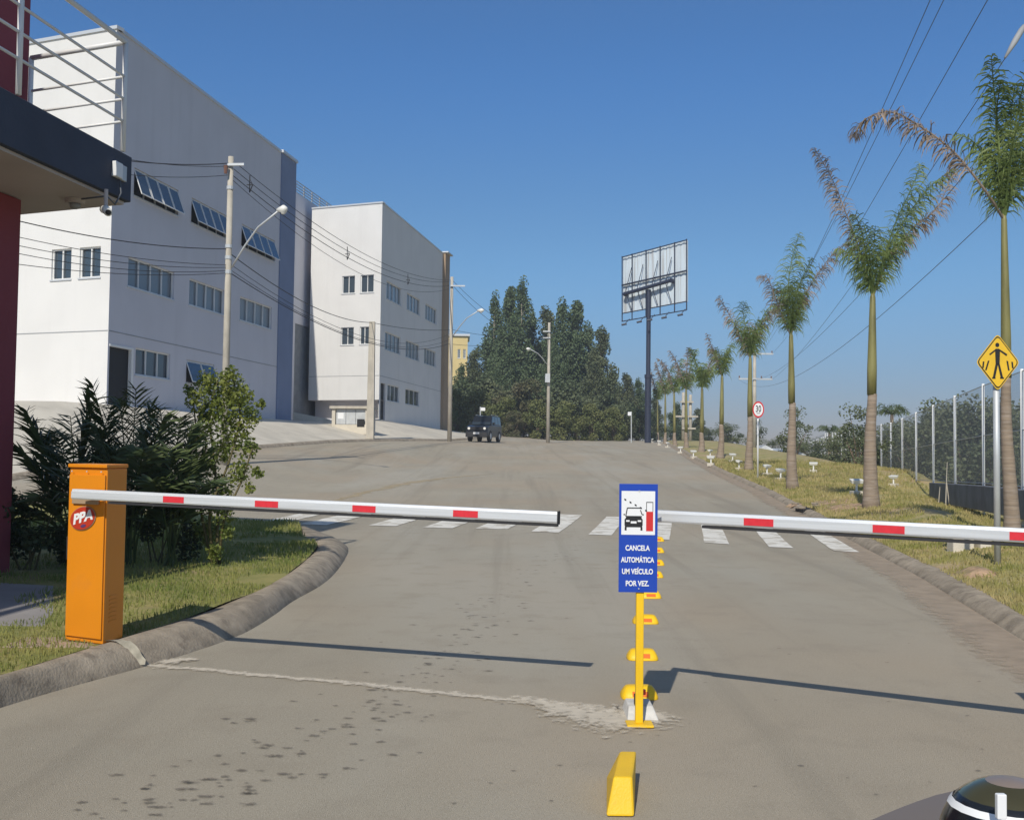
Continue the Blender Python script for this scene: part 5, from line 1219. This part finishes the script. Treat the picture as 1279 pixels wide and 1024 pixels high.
BU = [(0, 568, 490, 100, 'green bush right beside the tan pier'), (2, 584, 478, 104, 'olive bush left behind the car'), (0, 600, 492, 100, 'light green bush behind the car roof'), (2, 617, 470, 108, 'dark bush above the right side of the car'), (0, 632, 500, 101, 'light green bush just right of the car'), (1, 652, 477, 103, 'large reddish brown bush left of the tree-side pole'),
      (0, 672, 503, 100, 'green bush left of the foot of the tree-side pole'), (2, 690, 480, 106, 'dark bush behind the tree-side pole'), (0, 706, 505, 101, 'green bush right of the foot of the tree-side pole'), (2, 722, 478, 107, 'dark bush in the middle of the tree line'), (0, 738, 508, 101, 'green bush below the right tall trees'), (2, 752, 490, 106, 'dark bush under the right outer eucalyptus'), (0, 766, 512, 102, 'low green bush left of the right name plate'), (2, 782, 505, 108, 'dark bush behind the right name plate'), (2, 797, 510, 106, 'dark bush left of the billboard column foot'), (1, 640, 515, 99, 'small brown scrub right of the car')]
for k, px, yt, D_, lb in BU: place(bps[k], px, yt, D_, lb, 1.0, H0=4.1, grp='bushes at the end of the road')
# right side greenery, partly behind the fence
tp_ = [bush_proto(31, 'farleaf', 4, 1.5, 1900, .15, 'young_tree', True), bush_proto(32, 'farleaf', 4, 1.9, 5200, .14, 'hedge_tree')]
bpy.context.view_layer.update()
RT = [(0, 993, 508, 75, 1.0, 'round sparse tree right of the third palm trunk'), (0, 944, 522, 85, 1.0, 'sparse tree behind the speed limit sign'), (0, 1072, 506, 52, 1.0, 'sparse pale tree left of the second palm trunk'), (1, 910, 528, 120, 1.6, 'far bushy tree between the fourth and fifth palms'), (1, 965, 548, 100, 1.5, 'low far bush right of the speed limit sign'), (1, 1022, 548, 95, 1.6, 'low dark bush where the fence begins'), (1, 1042, 545, 80, 1.6, 'dark bush at the far end of the fence, left of pale tree'),
      (1, 1062, 538, 64, 1.3, 'dark bush behind the fence left of the second palm'), (1, 1090, 538, 55, 1.3, 'dark hedge tree right behind the second palm trunk'), (1, 1112, 527, 50, 1.2, 'hedge tree behind the fence, first right of second palm'), (1, 1135, 531, 46, 1.2, 'hedge tree behind the fence, second right of second palm'), (1, 1158, 523, 43, 1.2, 'hedge tree behind the fence, third right of second palm'),
      (1, 1180, 503, 40, 1.1, 'tall dark hedge tree behind the double fence posts'), (1, 1205, 497, 38, 1.1, 'tallest dark hedge tree behind the fence'), (1, 1232, 500, 37, 1.2, 'hedge tree behind the diamond sign post'), (1, 1262, 515, 38, 1.3, 'hedge tree at the right edge behind the nearest palm'), (1, 1300, 500, 42, 1.3, 'hedge tree just cut by the right edge'), (1, 1004, 552, 110, 1.8, 'farthest low bush beside the white sheds'), (1, 1120, 545, 62, 1.5, 'low hedge tree filling behind the fence'), (1, 885, 535, 130, 1.8, 'far low bush behind the fifth palm'), (1, 1190, 530, 50, 1.6, 'second-row hedge tree behind the double posts'), (1, 1250, 530, 52, 1.8, 'second-row hedge tree behind the diamond sign')]
for k, px, yt, D_, ws_, lb in RT:
    r = place(tp_[k], px, yt, D_, lb, ws_, H0=4.1, grp='trees beyond the verge'); r['category'] = 'tree'
# low distant palms on the right horizon
for i, (px, yt, D_) in enumerate([(1036, 534, 90), (1056, 536, 88), (1114, 512, 60)]):
    x = at(px, 500, D_).x; z = T(x, D_); zt = at(px, yt+6, D_).z; r = empty('distant_palm', (x, D_, z), ['low far palm crown over the dark bushes, left of two', 'low far palm crown over the dark bushes, right of two', 'palm crown above the hedge just right of the second palm trunk'][i], 'palm tree', 'low palms on the right horizon')
    mb = MB(); mb.tube([(x, D_, z-.3), (x, D_, zt)], [.15, .1], 8); mb.build('trunk', A_['palmtrunk'], r, smooth=True)
    rs = random.Random(i); mb = MB()
    for k in range(12):
        a = 6.283*k/12+rs.random()*.4; h = rs.uniform(.1, .6); l = rs.uniform(.9, 1.3)
        frond(mb, [(x, D_, zt), (x+math.cos(a)*l*.5, D_+math.sin(a)*l*.5, zt+h), (x+math.cos(a)*l, D_+math.sin(a)*l, zt+h*.3)], .45, 14, .6, .05, .03, seed=i*20+k)
    mb.build('crown', A_['darkfrond'], r)

# ------------------------------------------------------------------ planting on the island
# bushy tree: measured outline
bx_ = onz(270, 704, .16); rs = random.Random(5)
t = empty('small_leafy_tree', (bx_.x, bx_.y, .14), 'yellow-green bushy young tree on the island in front of the lamp pole', 'tree'); Dt = bx_.y
mb = MB()
stems = [[(270, 704), (272, 640), (268, 580), (262, 520), (272, 475)], [(268, 704), (262, 640), (285, 580), (300, 520), (290, 470)], [(274, 704), (280, 650), (302, 600), (315, 560)], [(266, 704), (255, 660), (246, 600), (245, 540), (240, 490)]]
for s_ in stems: mb.tube(smoothline([at(x, y, Dt+rs.uniform(-.1, .1)) for x, y in s_], 4), [.014*(1-.8*k/((len(s_)-1)*4))+.003 for k in range((len(s_)-1)*4+1)], 6)
mb.build('trunk', A_['stem'], t, smooth=True)
mb = MB(); cl = [(286, 490, 30), (262, 480, 22), (300, 500, 22), (245, 500, 16), (315, 520, 14), (270, 520, 26), (296, 535, 24), (252, 545, 18), (280, 560, 20), (310, 560, 16), (300, 590, 18), (262, 580, 16), (322, 590, 8), (276, 610, 20), (255, 630, 20), (278, 640, 18), (265, 665, 20), (285, 665, 10), (250, 660, 12), (268, 690, 12), (236, 488, 9), (326, 505, 7), (288, 468, 12), (240, 600, 12), (312, 610, 8)]
for x, y, r_ in cl:
    c = at(x, y, Dt+rs.uniform(-.18, .18)); k = r_/1300*Dt
    leaves(mb, c, (k*.9, k*.9, k), int(6*r_+r_*r_*.62), .036, rs, .3, .9)
mb.build('crown', A_['leafy'], t)
# dark arching shrub palms
def shrub_palm(px, py, tips, label, seed, ll=.42):
    b = onz(px, py, .16); rs = random.Random(seed); r = empty('shrub_palm', (b.x, b.y, .15), label, 'palm shrub', 'dark palms on the island')
    for k, (x, y, dy) in enumerate(tips):
        tp_ = at(x, y, b.y+dy); mid = Vector((b.x, b.y, .15)).lerp(tp_, .55)+Vector((0, 0, .22)); m0 = Vector((b.x, b.y, .15)).lerp(tp_, .2)+Vector((0, 0, .18))
        mb = MB(); frond(mb, [(b.x+rs.uniform(-.06, .06), b.y+rs.uniform(-.06, .06), .1), m0, mid, tp_], ll, 28, .10, .028, .010, seed=seed*50+k, start=.42, stiff=True, spread=1.0); mb.build('frond', A_['darkfrond'], r)
    return r
shrub_palm(95, 708, [(32, 512, .2), (18, 560, -.2), (60, 545, .3), (110, 492, .1), (88, 520, -.4), (140, 505, .5), (45, 620, -.5), (150, 560, -.4), (70, 480 + 60, .7), (20, 640, .1), (130, 600, -.7)], 'leftmost dark arching palm shrub beside the maroon wall', 3)
shrub_palm(160, 705, [(115, 480, .3), (150, 500, -.1), (190, 505, .2), (205, 520, -.5), (120, 530, -.4), (170, 485, .6), (225, 560, .1), (100, 590, .1), (230, 600, -.4), (180, 560, -.8), (140, 560, .9)], 'tallest dark palm shrub directly behind the orange cabinet', 4)
shrub_palm(212, 706, [(255, 512, .2), (240, 530, -.3), (200, 510, .3), (262, 560, .0), (180, 540, -.4), (225, 520, .6), (268, 600, -.3), (190, 600, -.6), (240, 585, .5), (215, 560, -.6)], 'right dark palm shrub next to the yellow-green young tree', 5)
# low dark bushes under them
for i, (px, py, w_, h_, lb) in enumerate([(25, 712, 44, 105, 'low dark bush at the foot of the maroon wall'), (110, 706, 45, 85, 'low dark bush between the maroon wall and cabinet'), (190, 703, 50, 80, 'low dark bush behind the orange cabinet, right side')]):
    b = onz(px, py, .16); r = empty('low_bush', (b.x, b.y, .15), lb, 'bush', 'low bushes on the island'); k = b.y/1300; mb = MB(); rs = random.Random(60+i)
    for _ in range(9):
        c = (b.x+rs.uniform(-.8, .8)*w_*k, b.y+rs.uniform(-.25, .5), .15+rs.uniform(.1, .9)*h_*k); q = rs.uniform(.10, .18); leaves(mb, c, (q, q, q), 260, .045, rs, .3)
    mb.build('foliage', A_['darkleaf'], r)
    mb = MB()
    for k2 in range(5): mb.tube([(b.x+.03*k2, b.y, .1), (b.x+rs.uniform(-.3, .3), b.y+.1, .15+h_*k*.7)], [.012, .004], 5)
    mb.build('stems', A_['stem'], r)
# young staked saplings on the right verge, near the retaining wall
for i, (px, py, ht, lb) in enumerate([(1181, 632, 55, 'thin staked sapling by the dark retaining wall'), (1172, 630, 22, 'short bare stake beside the thin sapling')]):
    b = gnd(px, py); r = empty('stake' if i else 'sapling', tuple(b), lb, 'stake' if i else 'sapling')
    tp_ = at(px+2, py-ht, b.y); mb = MB(); mb.tube([b-Vector((0, 0, .05)), tp_], [.018, .010], 6); mb.build('stem', A_['pole'], r)
    if not i:
        mb = MB(); mb.tube([b+Vector((.12, 0, -.05)), b.lerp(tp_, .55)], .015, 6); mb.build('support_stake', A_['pole'], r)
b = gnd(1212, 604); r = empty('thin_tree', tuple(b), 'bare multi-stemmed sapling in front of the fence left of the diamond sign', 'tree'); rs = random.Random(9); mb = MB(); lf = MB()
for k in range(6):
    a = at(1212+rs.uniform(-14, 16), 505+rs.uniform(-5, 40), b.y+rs.uniform(-.2, .4)); m_ = b.lerp(a, .5)+Vector((rs.uniform(-.05, .05), 0, 0)); mb.tube([b-Vector((0, 0, .1)), m_, a], [.022, .014, .005], 5)
    for q in range(3): leaves(lf, b.lerp(a, rs.uniform(.45, 1.0)), (.18, .18, .22), 34, .07, rs, .2)
mb.build('stems', A_['bark'], r); lf.build('leaves', A_['farleaf'], r)
# ------------------------------------------------------------------ ground floodlights on the verge
def flood(px, py, label, first=None, wide=False, az=0):
    b = gnd(px, py)
    if first:
        r = copy_tree(first); r.location = (b.x, b.y, b.z-.01); r.rotation_euler = (0, 0, az); r['label'] = label; return r
    r = empty('ground_floodlight', (0, 0, 0), label, 'floodlight', 'white floodlights under the palms')
    mb = MB(); mb.cbox((0, 0, .035), .26, .26, .13); local(mb, 'footing', A_['concrete'], r, bevel=.01)
    mb = MB(); mb.tube([(0, 0, .1), (0, 0, .27)], .026, 8); mb.cbox((0, 0, .27), .13, .03, .03); local(mb, 'stand', A_['lampwhite'], r)
    mb = MB(); mb.hexa([(-.13, -.05, .27), (.13, -.05, .27), (.13, .06, .30), (-.13, .06, .30)], [(-.15, -.09, .35), (.15, -.09, .35), (.15, .08, .385), (-.15, .08, .385)]); local(mb, 'lamp_housing', A_['lampwhite'], r, bevel=.01)
    mb = MB(); mb.poly([(-.13, -.075, .3525), (.13, -.075, .3525), (.13, .07, .3855), (-.13, .07, .3855)]); local(mb, 'lens', A_['lampglass'], r)
    r.location = (b.x, b.y, b.z-.01); return r
FLT = [(1116, 607, 'floodlight just right of the second palm trunk'), (975, 600, 'floodlight left of the third palm trunk'), (1016, 590, 'floodlight right of the third palm, at the fence end'), (923, 587, 'floodlight left of the fourth palm and speed sign'), (915, 577, 'floodlight between the fourth and fifth palms'), (888, 581, 'floodlight just left of the fifth palm, nearer the kerb'), (887, 571, 'floodlight behind the one left of the fifth palm'), (866, 572, 'floodlight between sixth and seventh palms'), (850, 566, 'floodlight left of the seventh palm'), (834, 559, 'floodlight by the ninth palm'), (823, 556, 'floodlight by the farthest palm'), (814, 553, 'floodlight closest to the billboard column'), (958, 594, 'floodlight right of the speed limit post')]
f0 = flood(1070, 618, 'floodlight just left of the second palm trunk'); bpy.context.view_layer.update()
for i, (px, py, lb) in enumerate(FLT): flood(px, py, lb, f0, az=(i*1.3) % 2-.9)
for i, (px, py, lb) in enumerate([(1204, 688, 'pale concrete block on the grass left of the diamond sign post'), (1232, 684, 'small pale concrete block right behind the diamond sign post')]):
    b = gnd(px, py); mb = MB(); mb.cbox((b.x, b.y+.1, b.z+.05), .26 if not i else .14, .2, .22); o = mb.build('concrete_block', A_['concrete'], bevel=.015); tag(o, lb, 'block', 'concrete blocks on the verge')
# storm drain mouth in the right kerb
b = gnd(997, 640, False); dr_ = empty('storm_drain', tuple(b), 'dark broken storm drain mouth in the right kerb', 'drain')
mb = MB(); mb.cbox((XR(b.y)+.10, b.y, b.z+.045), .26, .6, .11); mb.build('mouth', A_['black'], dr_, bevel=.02)  # solid black box, its colour stands in for the dark hollow
rs = random.Random(3)
for k in range(5):
    mb = MB(); mb.cbox((XR(b.y)+rs.uniform(-.15, .3), b.y+rs.uniform(-.6, .5), b.z+.1+.03*k), rs.uniform(.06, .15), rs.uniform(.06, .15), .04, rs.uniform(0, 3)); mb.build('rubble', A_['kerb'], dr_, bevel=.015)
for o in bpy.data.objects:               # prototypes all placed; drop empty labels
    if 'label' in o.keys() and o['label'] == '': del o['label']

HAZE = .0008
# thin summer haze: one closed volume round everything
mb = MB(); mb.box((-320, -70, -12), (640, 0, 0), (0, 330, 0), (0, 0, 48)); hz = mb.build('haze', [])
hm = bpy.data.materials.new('haze'); hm.use_nodes = True; hn = hm.node_tree
for n_ in list(hn.nodes):
    if n_.type == 'BSDF_PRINCIPLED': hn.nodes.remove(n_)
pv = hn.nodes.new('ShaderNodeVolumePrincipled'); pv.inputs['Color'].default_value = (.80, .88, 1, 1); pv.inputs['Density'].default_value = HAZE
hn.links.new(pv.outputs[0], hn.nodes['Material Output'].inputs['Volume']); hz.data.materials.append(hm); hz['kind'] = 'stuff'
